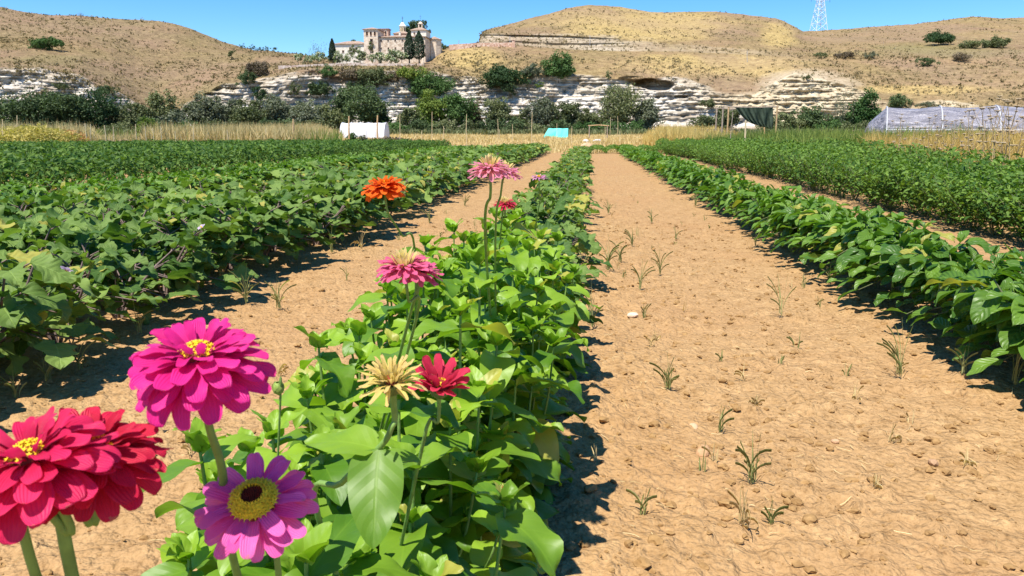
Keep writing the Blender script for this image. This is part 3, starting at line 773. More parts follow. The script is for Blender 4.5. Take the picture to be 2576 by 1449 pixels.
for (u, a, bb, w_, k_, lab) in [
 (1405, 136, 206, 66, 'fresh', 'round bright green tree standing on the cliff edge'),
 (1272, 160, 222, 92, 'deep', 'dark wide tree hanging over the cliff edge'),
 (1340, 158, 196, 60, 'grey', 'greyish bush between the two cliff-edge trees'),
 (1078, 178, 244, 106, 'fresh', 'large dark green tree growing out of the cliff below the monastery'),
 (1358, 202, 224, 26, 'yellow', 'small yellow-green bush on the white cliff'),
 (1240, 196, 222, 30, 'dead', 'brown hanging shrub under the dark cliff-edge tree'),
 (940, 168, 214, 84, 'olive', 'olive shrub on the cliff top under the monastery'),
 (1034, 164, 200, 74, 'yellow', 'yellow-green shrub on the cliff top under the cypresses'),
 (826, 160, 196, 46, 'fresh', 'green bush at the left end of the terrace wall'),
 (880, 164, 198, 62, 'dead', 'brown dry shrub below the terrace wall'),
 (985, 172, 206, 50, 'dead', 'brown dry shrub below the middle of the terrace'),
 (655, 212, 252, 40, 'deep', 'dark bush in the cliff left of the monastery'),
 (806, 204, 244, 74, 'dark', 'dark bush hanging on the white cliff below the terrace'),
 (745, 206, 238, 36, 'olive', 'olive bush on the cliff face left of the hanging one'),
 (900, 200, 236, 50, 'dark', 'dark shrub in the cliff above the big dark tree'),
 (618, 176, 214, 50, 'dark', 'dark bush on the rocky shoulder left of the monastery'),
 (648, 150, 192, 62, 'dead', 'greyish leafless thicket behind the rocky shoulder'),
 (582, 118, 148, 20, 'olive', 'small upright bush on the right slope of the left hill'),
 (116, 90, 124, 64, 'fresh', 'bright green bush alone on the left hill'),
 (272, 210, 240, 46, 'dark', 'dark bush on the edge of the left cliff'),
 (160, 200, 226, 44, 'olive', 'olive bush on the left cliff edge'),
 (2360, 76, 113, 62, 'deep', 'big dark round bush on the right hill'),
 (2334, 142, 166, 42, 'dark', 'small dark round bush below the big one on the right hill'),
 (2130, 126, 147, 54, 'dead', 'purple-brown dry bush on the right hill'),
 (2256, 230, 272, 50, 'dark', 'dark tree on the cream rock above the greenhouse'),
 (2332, 250, 275, 42, 'grey', 'small grey-green bush just above the greenhouse'),
 (1782, 238, 274, 40, 'olive', 'olive bush on the cliff right of the cave'),
 (1530, 176, 198, 22, 'olive', 'small bush on the cliff edge left of the cave'),
 (1280, 200, 240, 40, 'dark', 'dark hanging bush under the wide cliff-edge tree'),
 (2030, 186, 200, 30, 'olive', 'small bush on the cream rock knoll'),
 (2500, 92, 120, 60, 'olive', 'olive bush near the right edge of the right hill'),
 (2440, 100, 122, 50, 'olive', 'olive bush right of the big dark one on the hill'),
 (2420, 132, 152, 50, 'dead', 'brownish bush on the lower right hill'),
 (2060, 130, 146, 40, 'olive', 'olive bush below the saddle of the pylon'),
 (2190, 130, 146, 40, 'grey', 'grey bush right of the purple-brown one')]:
    D_ = DofUV(u, bb) - 1.0
    tree('hill_bush', u, a, bb, w_, k_, lab, 'bush', D=D_, group=G2, trunk=(bb - a) > 45)
for i, (u, vv) in enumerate([(610, 121), (636, 122), (655, 124), (672, 126), (690, 128)]):
    tree('ridge_tree', u, vv - 12, vv + 6, 14 + i % 3 * 5, 'dark', ['small dark tree first on the pale ridge right of the left hill', 'small tree second on the pale ridge', 'small round tree in the middle of the pale ridge', 'small tree fourth along the pale ridge', 'small tree last on the pale ridge toward the monastery'][i], 'tree', D=425, group='little trees on the pale ridge', dens=.6)
tree('reed_clump', 2114, 222, 312, 66, 'grey', 'tall feathery reed clump in front of the cream rock', 'reeds', D=268, shape='spray', ground=.7, dens=1.3)
tree('blue_tree', 795, 96, 152, 44, 'grey', 'thin airy bluish tree standing left of the monastery', 'tree', D=372, shape='spray', dens=.35)
tree('bare_tree', 204, 28, 44, 14, 'dead', 'tiny bare tree on the crest of the left hill', 'tree', D=445, shape='spray', dens=.15)
# monastery garden
SB = .000488 * 345
def cu(cx): return 786.2 + cx * .1465
def cv(cy): return 37.7 + cy * .1465
GO = 'white flowering oleanders in front of the monastery'
for (cx, ct, cb, w_, lab) in [(-240, 640, 850, 190, 'oleander bush farthest left on the terrace road'), (-80, 660, 850, 170, 'second oleander from the left on the terrace road'), (100, 620, 840, 250, 'round white-flowered oleander left of the slim cypress'), (430, 610, 830, 190, 'oleander beside the slim left cypress'), (580, 640, 820, 230, 'oleander before the long low annex'), (825, 580, 820, 260, 'tall oleander before the gap between annex and tower'), (1030, 640, 835, 200, 'oleander below the arched tower'), (1160, 600, 850, 200, 'oleander before the left part of the stone wall'), (1360, 580, 860, 260, 'largest oleander in the middle of the stone wall'), (1540, 590, 840, 200, 'oleander left of the paired cypresses')]:
    tree('oleander', cu(cx), cv(ct), cv(cb), w_ * .1465, 'oleander', lab, 'oleander', D=330, group=GO, bloom=.42, dens=1.1)
for (cx, ct, cb, w_, lab) in [(350, 412, 830, 110, 'slim dark cypress at the left end of the annex'), (1665, 285, 830, 165, 'left one of two tall cypresses before the church'), (1835, 278, 830, 195, 'right one of two tall cypresses before the church')]:
    tree('cypress', cu(cx), cv(ct), cv(cb), w_ * .1465, 'cypress', lab, 'cypress', D=332, group='cypresses beside the monastery', shape='cone', dens=.9)
for (cx, ct, cb, w_, k_, lab) in [(990, 430, 700, 90, 'olive', 'climbing green shrub against the arched tower'), (690, 520, 740, 170, 'olive', 'olive tree in front of the annex wall'), (380, 700, 850, 230, 'dark', 'dark shrub under the slim cypress'), (300, 590, 840, 90, 'dark', 'dark low growth left of the slim cypress'), (780, 760, 850, 180, 'deep', 'dark clipped hedge under the oleanders')]:
    tree('garden_shrub', cu(cx), cv(ct), cv(cb), w_ * .1465, k_, lab, 'shrub', D=334, group='shrubs in the monastery garden')
tree('cedar', cu(2200), cv(462), cv(610), 46, 'dark', 'spreading cedar right of the monastery on the skyline', 'tree', D=366, dens=.8)
tree('garden_tree', cu(690), cv(405), cv(560), 24, 'fresh', 'tree rising behind the annex roof', 'tree', D=372, dens=.7)
# umbrella pine: several crown clumps
def pine():
    D = 366; s = .000488 * D; p = PD(cu(1800), cv(620), D)
    root = empty('pine_tree', p, 'round-headed umbrella pine behind the church', 'pine')
    mb = MB(); g = np.random.default_rng(5)
    for (cx, cy, rx, ry) in [(1800, 130, 110, 62), (1870, 170, 85, 60), (1740, 190, 60, 55), (1650, 240, 60, 45), (1600, 290, 60, 35), (1955, 300, 44, 48), (1700, 290, 50, 45), (1800, 230, 90, 50)]:
        a = PD(cu(cx), cv(cy), D) - p
        for q in range(9):
            c_ = a + g.normal(size=3) * np.array([rx, rx * .8, ry]) * .1465 * s * .5
            off = g.normal(size=(46, 3)); off /= np.linalg.norm(off, axis=1)[:, None]
            quads(mb, c_ + off * np.array([rx, rx, ry * .8]) * .1465 * s * .55, .7, off + np.array([0, 0, .4]), .6, None, 0, g)
    mb.build('crown', FOL['dark'], root, smooth=False)
    tb = MB(); tb.tube([(0, 0, -2), (0, 0, 7), (.4, 0, 12)], [.5, .4, .25], 7)
    tb.tube([(0, 0, 6), (-2, 0, 9), (-4, 0, 10)], [.25, .2, .1], 5); tb.tube([(0, 0, 7), (2, 0, 8.5), (3.5, 0, 9)], [.25, .2, .1], 5)
    tb.build('trunk', M['bark'], root)
pine()

# ============================================================ MONASTERY
def stonemat(name, a, b_, c_, sc=.8):
    m, n, b = newmat(name, .92, .1)
    P = objco(n)
    vo = N(n, 'ShaderNodeTexVoronoi'); vo.inputs['Scale'].default_value = 1.6; n.links.new(P, vo.inputs['Vector'])
    f = mth(n, 'ADD', mth(n, 'MULTIPLY', noise(n, sc, 5, P, .7), .7), mth(n, 'MULTIPLY', vo.outputs['Color'], .3))
    n.links.new(ramp(n, f, [(.36, a), (.5, b_), (.62, c_)]), b.inputs['Base Color'])
    bump(n, b, f, .4, .08); return m
M['rubble'] = stonemat('rubble_stone', (.44, .33, .24), (.64, .52, .40), (.77, .66, .53))
M['plaster'] = stonemat('warm_plaster', (.54, .42, .32), (.67, .55, .43), (.75, .64, .52))
M['white_plaster'] = stonemat('white_plaster', (.64, .58, .48), (.74, .68, .58), (.80, .75, .66))
M['lantern_plaster'] = stonemat('lantern_plaster', (.62, .52, .32), (.74, .64, .42), (.78, .70, .50))
M['brick_plaster'] = stonemat('brick_plaster', (.48, .29, .20), (.58, .38, .28), (.66, .47, .36))
m, n, b = newmat('roof_tile', .9, .1)
wv = N(n, 'ShaderNodeTexWave', bands_direction='X'); wv.inputs['Scale'].default_value = .9; wv.inputs['Distortion'].default_value = 1
n.links.new(objco(n), wv.inputs['Vector'])
f = mth(n, 'ADD', mth(n, 'MULTIPLY', noise(n, 1.2, 5, objco(n)), .8), mth(n, 'MULTIPLY', wv.outputs['Fac'], .2))
n.links.new(ramp(n, f, [(.3, (.20, .135, .10)), (.5, (.33, .235, .18)), (.7, (.42, .32, .25))]), b.inputs['Base Color']); bump(n, b, f, .5, .1)
M['tile'] = m
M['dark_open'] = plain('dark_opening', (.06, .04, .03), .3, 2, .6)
M['shutter'] = plain('shutter', (.13, .07, .045), .3, 2, .8)
M['iron'] = plain('iron', (.05, .05, .055), .2, 3, .5)
M['dome_white'] = plain('dome_tile', (.70, .74, .80), .08, 2, .35, .5)
pM = PD(cu(1500), cv(840), 345)
mon = empty('monastery', pM, 'old stone monastery on the cliff with arched tower, white lantern and tiled roofs', 'monastery')
yaw_m = 0.0
def mx(cx): return (cu(cx) - cu(1500)) * SB / math.cos(math.atan2(-pM[0], pM[1])) * 1.0
def mz(cy): return (cv(840) - cv(cy)) * SB
def hollow(mb, x0, x1, y0, y1, z0, z1, holes=(), th=.5, mat=0):
    """front wall (y0) with rectangular or arched openings cut out, plus plain sides, back"""
    mb.box(((x0 + x1) / 2, y1 - th / 2, (z0 + z1) / 2), (x1 - x0 - 2 * th, th, z1 - z0), mat=mat)
    for x in (x0 + th / 2, x1 - th / 2): mb.box((x, (y0 + y1) / 2, (z0 + z1) / 2), (th, y1 - y0, z1 - z0), mat=mat)
    xs = sorted({x0 + th, x1 - th} | {h[0] for h in holes} | {h[1] for h in holes}); zs_ = sorted({z0, z1} | {h[2] for h in holes} | {h[3] for h in holes})
    for i in range(len(xs) - 1):
        for j in range(len(zs_) - 1):
            xc, zc = (xs[i] + xs[i + 1]) / 2, (zs_[j] + zs_[j + 1]) / 2
            if not any(h[0] < xc < h[1] and h[2] < zc < h[3] for h in holes):
                mb.box((xc, y0 + th / 2, zc), (xs[i + 1] - xs[i], th, zs_[j + 1] - zs_[j]), mat=mat)
def hip(mb, x0, x1, y0, y1, z, h, ov=.5, ridge=.35):
    x0 -= ov; x1 += ov; y0 -= ov; y1 += ov
    W, D = x1 - x0, y1 - y0; cx, cy = (x0 + x1) / 2, (y0 + y1) / 2
    if W >= D: r0, r1 = (x0 + D * .5 * (1 if ridge else 1), cy), (x1 - D * .5, cy)
    else: r0, r1 = (cx, y0 + W * .5), (cx, y1 - W * .5)
    t = .25
    V = [(x0, y0, z), (x1, y0, z), (x1, y1, z), (x0, y1, z), (x0, y0, z + t), (x1, y0, z + t), (x1, y1, z + t), (x0, y1, z + t), (*r0, z + h), (*r1, z + h)]
    if W >= D: F4 = [(4, 5, 9, 8), (6, 7, 8, 9)]; F3 = [(5, 6, 9), (7, 4, 8)]
    else: F4 = [(5, 6, 9, 8), (7, 4, 8, 9)]; F3 = [(4, 5, 8), (6, 7, 9)]
    mb.add(V, [(0, 1, 5, 4), (1, 2, 6, 5), (2, 3, 7, 6), (3, 0, 4, 7), (3, 2, 1, 0)] + F4)
    mb.Q[-1] = mb.Q[-1]
    mb.add(V, F3)
def win(parent, x0, x1, y, z0, z1, arch=False, mat='dark_open', frame='plaster', name='window'):
    mb = MB(); w_ = x1 - x0
    fw = max(.08, w_ * .13)
    mb.box((x0 - fw / 2 + .01, y - .03, (z0 + z1) / 2), (fw, .12, z1 - z0 + 2 * fw)); mb.box((x1 + fw / 2 - .01, y - .03, (z0 + z1) / 2), (fw, .12, z1 - z0 + 2 * fw))
    mb.box(((x0 + x1) / 2, y - .033, z1 + fw / 2), (w_ + fw, .11, fw)); mb.box(((x0 + x1) / 2, y - .05, z0 - fw / 2), (w_ + 2.6 * fw, .2, fw))
    if arch:   # corner fillers turn the square head into a round arch
        r = w_ / 2; cx = (x0 + x1) / 2
        for s in (-1, 1):
            th = np.linspace(0, np.pi / 2, 7)
            P_ = [(cx + s * r, z1)] + [(cx + s * r * math.cos(t), z1 - r + r * math.sin(t)) for t in th]
            Vf = [(px, y + .05, pz) for px, pz in P_] + [(px, y + .3, pz) for px, pz in P_]
            mb.add(Vf, [(0, i, i + 1) for i in range(1, 7)] + [(0, i + 1, i) for i in range(1, 7)])
    f = mb.build(name, M[frame], parent, smooth=False)
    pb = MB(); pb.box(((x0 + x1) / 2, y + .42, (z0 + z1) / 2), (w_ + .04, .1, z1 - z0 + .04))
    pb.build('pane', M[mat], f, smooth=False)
    return f
# heights: ground z=0 at cv(840)
Z0 = -4.0
# main block
wM = [(mx(c) , cv) for c, cv in ()]
mbx0, mbx1 = mx(1165), mx(1925)
hol = []
for c in (1197, 1315, 1432, 1550, 1735): hol.append((mx(c - 13), mx(c + 13), mz(474), mz(447)))
for c in (1197, 1315, 1432, 1550): hol.append((mx(c - 12), mx(c + 12), mz(600), mz(572)))
mb = MB(); hollow(mb, mbx0, mbx1, 0, 14, Z0, mz(412), hol); mb.build('wall', M['rubble'], mon, smooth=False)
for h in hol: win(mon, *h[:2], 0, *h[2:])
rf = MB(); hip(rf, mbx0, mbx1, 0, 14, mz(412), mz(340) - mz(412), .45); rfo = rf.build('roof', M['tile'], mon, smooth=False)
cb = MB(); cb.box((mx(1483), 3.2, mz(350)), (.7, .7, 1.7)); cb.box((mx(1483), 3.2, mz(350) + .95), (.9, .9, .2)); cb.build('chimney', M['white_plaster'], rfo, smooth=False)
# arched tower, left
tx0, tx1 = mx(930), mx(1162)
ar = [(mx(c - 15), mx(c + 15), mz(387), mz(325)) for c in (985, 1050, 1115)]
bl = [(mx(1033), mx(1080), mz(515), mz(440)), (mx(1036), mx(1082), mz(636), mz(562))]
mb = MB(); hollow(mb, tx0, tx1, -1.6, 9, Z0, mz(292), ar + bl); mb.build('tower_wall', M['plaster'], mon, smooth=False)
for h in ar: win(mon, *h[:2], -1.6, *h[2:], arch=True, frame='brick_plaster', name='arched_window')
for h in bl:
    f = win(mon, *h[:2], -1.6, *h[2:], mat='shutter', frame='plaster', name='balcony_window')
rb = MB(); z_ = mz(515)
rb.box(((bl[0][0] + bl[0][1]) / 2, -2.0, z_ - .12), (2.0, .8, .12))
for q in range(9): rb.box((bl[0][0] - .3 + q * .27, -2.36, z_ + .4), (.05, .05, .9))
rb.box(((bl[0][0] + bl[0][1]) / 2, -2.36, z_ + .88), (2.2, .07, .07)); rb.build('balcony', M['iron'], mon, smooth=False)
rf = MB(); hip(rf, tx0, tx1, -1.6, 9, mz(292), 1.25, .45); rf.build('roof', M['tile'], mon, smooth=False)
# square tower behind
sx0, sx1 = mx(1062), mx(1226)
mb = MB(); hollow(mb, sx0, sx1, 10, 14, mz(420), mz(228), [(mx(1168), mx(1194), mz(318), mz(258))], .35); mb.build('back_tower_wall', M['brick_plaster'], mon, smooth=False)
win(mon, mx(1168), mx(1194), 10, mz(318), mz(258), frame='white_plaster')
rf = MB(); rf.box(((sx0 + sx1) / 2, 12, mz(228) + .12), (sx1 - sx0 + .7, 4.7, .24)); rf.build('roof', M['tile'], mon, smooth=False)
# crossing with lantern
cx0, cx1 = mx(1355), mx(1597)
mb = MB(); mb.box(((cx0 + cx1) / 2, 9, (mz(430) + mz(328)) / 2), (cx1 - cx0, cx1 - cx0, mz(328) - mz(430))); mb.build('crossing_wall', M['brick_plaster'], mon, smooth=False)
rf = MB(); hw = (cx1 - cx0) / 2; hip(rf, cx0, cx1, 9 - hw, 9 + hw, mz(328), mz(285) - mz(328) + .6, .4); rf.build('roof', M['tile'], mon, smooth=False)
lx = mx(1480); lr = (mx(1534) - mx(1426)) / 2
Ml = Matrix.Translation((lx, 9, 0)) @ Matrix.Rotation(math.pi / 8, 4, 'Z')
mb = MB(); zA, zB = mz(298), mz(192)
mb.lathe([(lr, zA - .6), (lr, zB - .25), (lr * 1.12, zB - .2), (lr * 1.12, zB)], 8, Ml); lan = mb.build('lantern', M['lantern_plaster'], mon, smooth=False)
for q in range(8):
    a_ = math.pi / 4 * q + math.pi / 8 + math.pi / 8
    wb = MB(); rr_ = lr * math.cos(math.pi / 8) + .01
    V = np.array([(-.24, 0, zA + .6), (.24, 0, zA + .6), (.24, 0, zB - .9), (.12, 0, zB - .65), (-.12, 0, zB - .65), (-.24, 0, zB - .9)])
    for lay, k_ in ((0.03, 1.0),):
        pass
    wb.box((0, 0, (zA + zB) / 2), (.45, .12, (zB - zA) * .52)); 
    wo = wb.build('lantern_window', M['shutter'], lan, smooth=False)
    wo.matrix_local = Matrix.Translation((lx, 9, 0)) @ Matrix.Rotation(a_, 4, 'Z') @ Matrix.Translation((0, -rr_, 0))
mb = MB(); mb.lathe([(lr * 1.2, zB), (lr * .75, zB + .7), (lr * .42, zB + 1.6), (.15, mz(128)), (0.01, mz(122))], 8, Ml); dome = mb.build('cupola', M['dome_white'], mon, smooth=False)
def cross(parent, x, y, z0, z1, s=.12):
    mb = MB(); mb.box((x, y, (z0 + z1) / 2), (s, s, z1 - z0)); mb.box((x, y, z0 + (z1 - z0) * .72), ((z1 - z0) * .38, s * .98, s)); 
    mb.lathe([(0.01, z0 - .02), (.22, z0 + .15), (.22, z0 + .3), (.01, z0 + .5)], 8, Matrix.Translation((x, y, 0)))
    mb.build('cross', M['iron'], parent, smooth=False)
cross(dome, lx, 9, mz(125), mz(30), .13)
# church block, right
qx0, qx1 = mx(1668), mx(1918)
mb = MB(); mb.box(((qx0 + qx1) / 2, 8, (mz(430) + mz(288)) / 2), (qx1 - qx0, 9, mz(288) - mz(430))); mb.build('church_wall', M['white_plaster'], mon, smooth=False)
wb = MB(); th = np.linspace(0, 2 * np.pi, 16, endpoint=False)
wb.tube([(mx(1722), 3.2, mz(334)), (mx(1722), 3.6, mz(334))], [.38, .38], 14); wb.add([(mx(1722) + .38 * math.cos(t), 3.2, mz(334) + .38 * math.sin(t)) for t in th] + [(mx(1722), 3.2, mz(334))], [(i, (i + 1) % 16, 16) for i in range(16)])
wb.build('round_window', M['shutter'], mon, smooth=False)
rf = MB(); hip(rf, qx0, qx1, 3.5, 12.5, mz(288), mz(232) - mz(288) + .3, .4); rf.build('roof', M['tile'], mon, smooth=False)
bx = mx(1790)
mb = MB(); 
for s in (-1, 1): mb.box((bx + s * .68, 8, (mz(245) + mz(165)) / 2), (.42, 1.3, mz(165) - mz(245)))
mb.box((bx, 8, mz(235)), (.94, 1.28, .5)); mb.box((bx, 8, mz(165) + .12), (2.1, 1.6, .24)); mb.lathe([(.85, mz(165) + .24), (.75, mz(165) + .6), (.4, mz(165) + .9), (.1, mz(165) + 1.05), (.01, mz(165) + 1.1)], 12, Matrix.Translation((bx, 8, 0)))
bo = mb.build('belfry', M['plaster'], mon, smooth=False)
mb = MB(); mb.lathe([(.01, .5), (.12, .45), (.16, .2), (.24, 0), (.2, 0)], 12, Matrix.Translation((bx, 8, mz(205)))); mb.build('bell', M['iron'], bo)
cross(bo, bx, 8, mz(165) + 1.1, mz(15), .07)
# right side wing (polygonal apse) and shaded side
ax0, ax1 = mx(1932), mx(2032)
mb = MB(); Ma = Matrix.Translation(((ax0 + ax1) / 2, 13, 0)) @ Matrix.Rotation(math.pi / 8, 4, 'Z')
mb.lathe([(3.0, Z0 - 2), (3.0, mz(405))], 8, Ma); mb.build('apse_wall', M['plaster'], mon, smooth=False)
mb = MB(); mb.lathe([(3.4, mz(405)), (3.4, mz(405) + .2), (.1, mz(405) + 1.5), (.01, mz(405) + 1.5)], 8, Ma); mb.build('roof', M['tile'], mon, smooth=False)
# white arcade piers at the wall foot
for c in (957, 1148):
    mb = MB(); mb.box((mx(c), -6.5, mz(792)), (.85, .85, mz(750) - mz(835))); mb.box((mx(c), -6.5, mz(750) + .1), (1.1, 1.1, .2)); o = mb.build('gate_pier', M['white_plaster'], None, smooth=False)
    o.location = pM
    tag(o, 'white pier below the arched tower' if c < 1000 else 'white pier between two oleanders right of the tower', 'pier', 'white piers before the monastery')
# annex
pA = PD(cu(660), cv(700), 350); SA = .000488 * 350
an = empty('annex', pA, 'long low plastered annex with tiled hip roof left of the tower', 'building')
aw = (925 - 400) * .1465 * SA; hz_ = (700 - 518) * .1465 * SA
mb = MB(); hh_ = [(-aw * .28, -aw * .28 + .8, 1.2, 2.2), (aw * .15, aw * .15 + .8, 2.2, 3.4), (-aw * .05, -aw * .05 + .8, 2.2, 3.4)]
hollow(mb, -aw / 2, aw / 2, 0, 8, -3, hz_, hh_, .4); mb.build('wall', M['white_plaster'], an, smooth=False)
for h in hh_: win(an, *h[:2], 0, *h[2:])
mb = MB(); hip(mb, -aw / 2, aw / 2, 0, 8, hz_, 1.7, .5); mb.build('roof', M['tile'], an, smooth=False)
# terrace wall, following the edge
def wall_along(name, pts, h, th, mat, label, cat, cap=True, below=1.0):
    mb = MB(); pts = np.array(pts, float); n_ = len(pts)
    d = np.gradient(pts[:, :2], axis=0); d /= np.linalg.norm(d, axis=1)[:, None]; nn = np.stack([-d[:, 1], d[:, 0]], 1) * th / 2
    o_ = pts[0].copy(); pts = pts - o_
    A = np.column_stack([pts[:, :2] - nn, pts[:, 2] - below]); B_ = np.column_stack([pts[:, :2] + nn, pts[:, 2] - below])
    A2 = A + [0, 0, h + below]; B2 = B_ + [0, 0, h + below]
    V = np.vstack([A, B_, B2, A2]); F = []
    for i in range(n_ - 1):
        for a_, b_ in ((0, 3), (3, 2), (2, 1)):
            F.append((a_ * n_ + i, a_ * n_ + i + 1, b_ * n_ + i + 1, b_ * n_ + i))
    F.append((0, n_, 2 * n_, 3 * n_)); F.append((n_ - 1, 2 * n_ - 1, 3 * n_ - 1, 4 * n_ - 1))
    mb.add(V, F); o = mb.build(name, mat, None, smooth=False); o.location = o_
    return tag(o, label, cat)
M['terrace'] = stonemat('terrace_stone', (.46, .33, .26), (.62, .50, .42), (.72, .62, .54))
uu = np.linspace(cu(820), cu(1870), 26)
wall_along('terrace_wall', [PD(u, cv(868), 321) for u in uu], (868 - 836) * .1465 * .000488 * 321, .6, M['terrace'], 'pale terrace wall under the oleanders', 'wall')
uu = np.linspace(700, cu(820), 10)
wall_along('road_wall', [PD(u, cv(905) - (u - 700) * .04, 320) for u in uu], .7, .5, M['terrace'], 'low pale wall along the terrace road left of the oleanders', 'wall')
M['brickwall'] = stonemat('brick_wall', (.40, .22, .15), (.58, .38, .28), (.70, .55, .44))
uu = np.linspace(1130, 1290, 22)
bw = wall_along('boundary_wall', [PD(u, np.interp(u, [1130, 1170, 1215, 1290], [123, 120.5, 118.5, 117.5]), 357) for u in uu], 1.75, .5, M['brickwall'], 'long brick wall crossing the hill right of the monastery', 'wall', below=.6)
mb = MB(); p = PD(1292, 122, 356)
mb.box((0, 0, 0.5), (1.2, 1.2, 5.6)); mb.box((0, 0, 3.4), (1.5, 1.5, .25)); mb.box((0.9, .3, -2.4), (.5, 2.0, 3.0)); o = mb.build('brick_pillar', M['brickwall'], None, smooth=False); o.location = p
tag(o, 'brick buttress pillar closing the right end of the long wall', 'pillar')
def post(name, u, vt_, vb_, D, wd, mat, label, cat, group=None, lean=0., k=6, z0=None):
    p = PD(u, vb_, D)
    if z0 is not None: p[2] = z0
    t = PD(u + lean, vt_, D)
    mb = MB(); r = wd / 2
    L_ = np.array(t) - p
    q = np.array([0, 0, -.3])
    s_ = np.linspace(0, 1, 5)[:, None]
    bow = np.array([1, 0, 0]) * (np.sin(s_ * np.pi) * .02 * L_[2] * ((u * 7) % 5 - 2) / 2)
    pts = L_ * s_ + bow; pts[0] += q
    mb.tube(pts, [r, r * .95, r * .9, r * .85, r * .75], k)
    o = mb.build(name, mat); o.location = p
    return tag(o, label, cat, group)
mb = MB(); p = PD(cu(1895), cv(880), 322)
mb.lathe([(.45, -.6), (.6, 0), (.62, 1.2), (.48, 1.8), (.34, 2.0), (.4, 2.35), (.3, 2.8), (.02, 3.05)], 9); V_ = mb.V[0]; V_ += .08 * vn(V_[:, 0] * 2, V_[:, 1] * 2, V_[:, 2] * 2)[:, None]
mb.box((0, 0, -.35), (1.7, 1.4, .9)); o = mb.build('stone_statue', M['rubble']); o.location = p
tag(o, 'weathered upright stone figure at the right end of the terrace wall', 'statue')
# small skyline posts
M['pole_grey'] = plain('grey_pole', (.35, .35, .36), .2, 3, .6)
post('utility_pole', cu(2513), cv(430), cv(580), 360, .3, M['pole_grey'], 'thin pole with a crossbar on the skyline right of the cedar', 'pole')
post('utility_pole', 1283, 90, 116, 361, .28, M['pole_grey'], 'thin pole standing behind the brick wall near its pillar', 'pole')
for u, a, b_, lab in [(1484, 88, 114, 'thin pole on the terrace slope under the hill top'), (1880, 127, 155, 'thin grey pole on the golden slope above the cave')]:
    post('utility_pole', u, a, b_, DofUV(u, b_) - .5, .26, M['pole_grey'], lab, 'pole')

# ============================================================ PYLON
def pylon():
    D = 600; s = .000488 * D
    p = PD(2059, 80, D)
    root = empty('electricity_pylon', p, 'tall pale lattice pylon on the saddle of the hills', 'pylon', rz=.3)
    H = (80 + 32) * s; w0 = 36 * s / 1.25
    lvl = np.array([0, .16, .30, .42, .52, .60, .68, .76, .84, .92, 1.0]) * H
    wd = np.interp(lvl / H, [0, .6, 1], [w0, w0 * .42, w0 * .22]) / 2
    fr = MB(); C4 = [(-1, -1), (1, -1), (1, 1), (-1, 1)]
    for (a, b_) in C4: fr.tube([(a * w_, b_ * w_, z) for w_, z in zip(wd, lvl)], .2, 4)
    fr.build('legs', M['steel'], root, smooth=False)
    br = MB()
    for i in range(len(lvl) - 1):
        for q in range(4):
            a, b_ = C4[q], C4[(q + 1) % 4]
            A0 = (a[0] * wd[i], a[1] * wd[i], lvl[i]); B0 = (b_[0] * wd[i], b_[1] * wd[i], lvl[i])
            A1 = (a[0] * wd[i + 1], a[1] * wd[i + 1], lvl[i + 1]); B1 = (b_[0] * wd[i + 1], b_[1] * wd[i + 1], lvl[i + 1])
            br.tube([A0, B1], .1, 4); br.tube([B0, A1], .1, 4); br.tube([A1, B1], .1, 4)
    br.build('bracing', M['steel'], root, smooth=False)
    for z in (.62, .78, .93):
        for sg in (-1, 1):
            ab = MB(); L_ = 5.2; hz2 = z * H; w_ = float(np.interp(z * H, lvl, wd))
            tip = (sg * (w_ + L_), 0, hz2 + .5)
            for yy_ in (-1, 1): ab.tube([(sg * w_, yy_ * w_, hz2), tip], .1, 4); ab.tube([(sg * w_, yy_ * w_, hz2 + 1.6), tip], .1, 4)
            ao = ab.build('cross_arm', M['steel'], root, smooth=False)
            ib = MB(); ib.lathe([(.02, 0), (.16, -.3), (.08, -.5), (.16, -.8), (.08, -1.0), (.16, -1.4), (.02, -1.7)], 6, Matrix.Translation(tip)); ib.build('insulator', M['iron'], ao)
M['steel'] = plain('pylon_steel', (.62, .66, .72), .1, 2, .5, .4)
pylon()

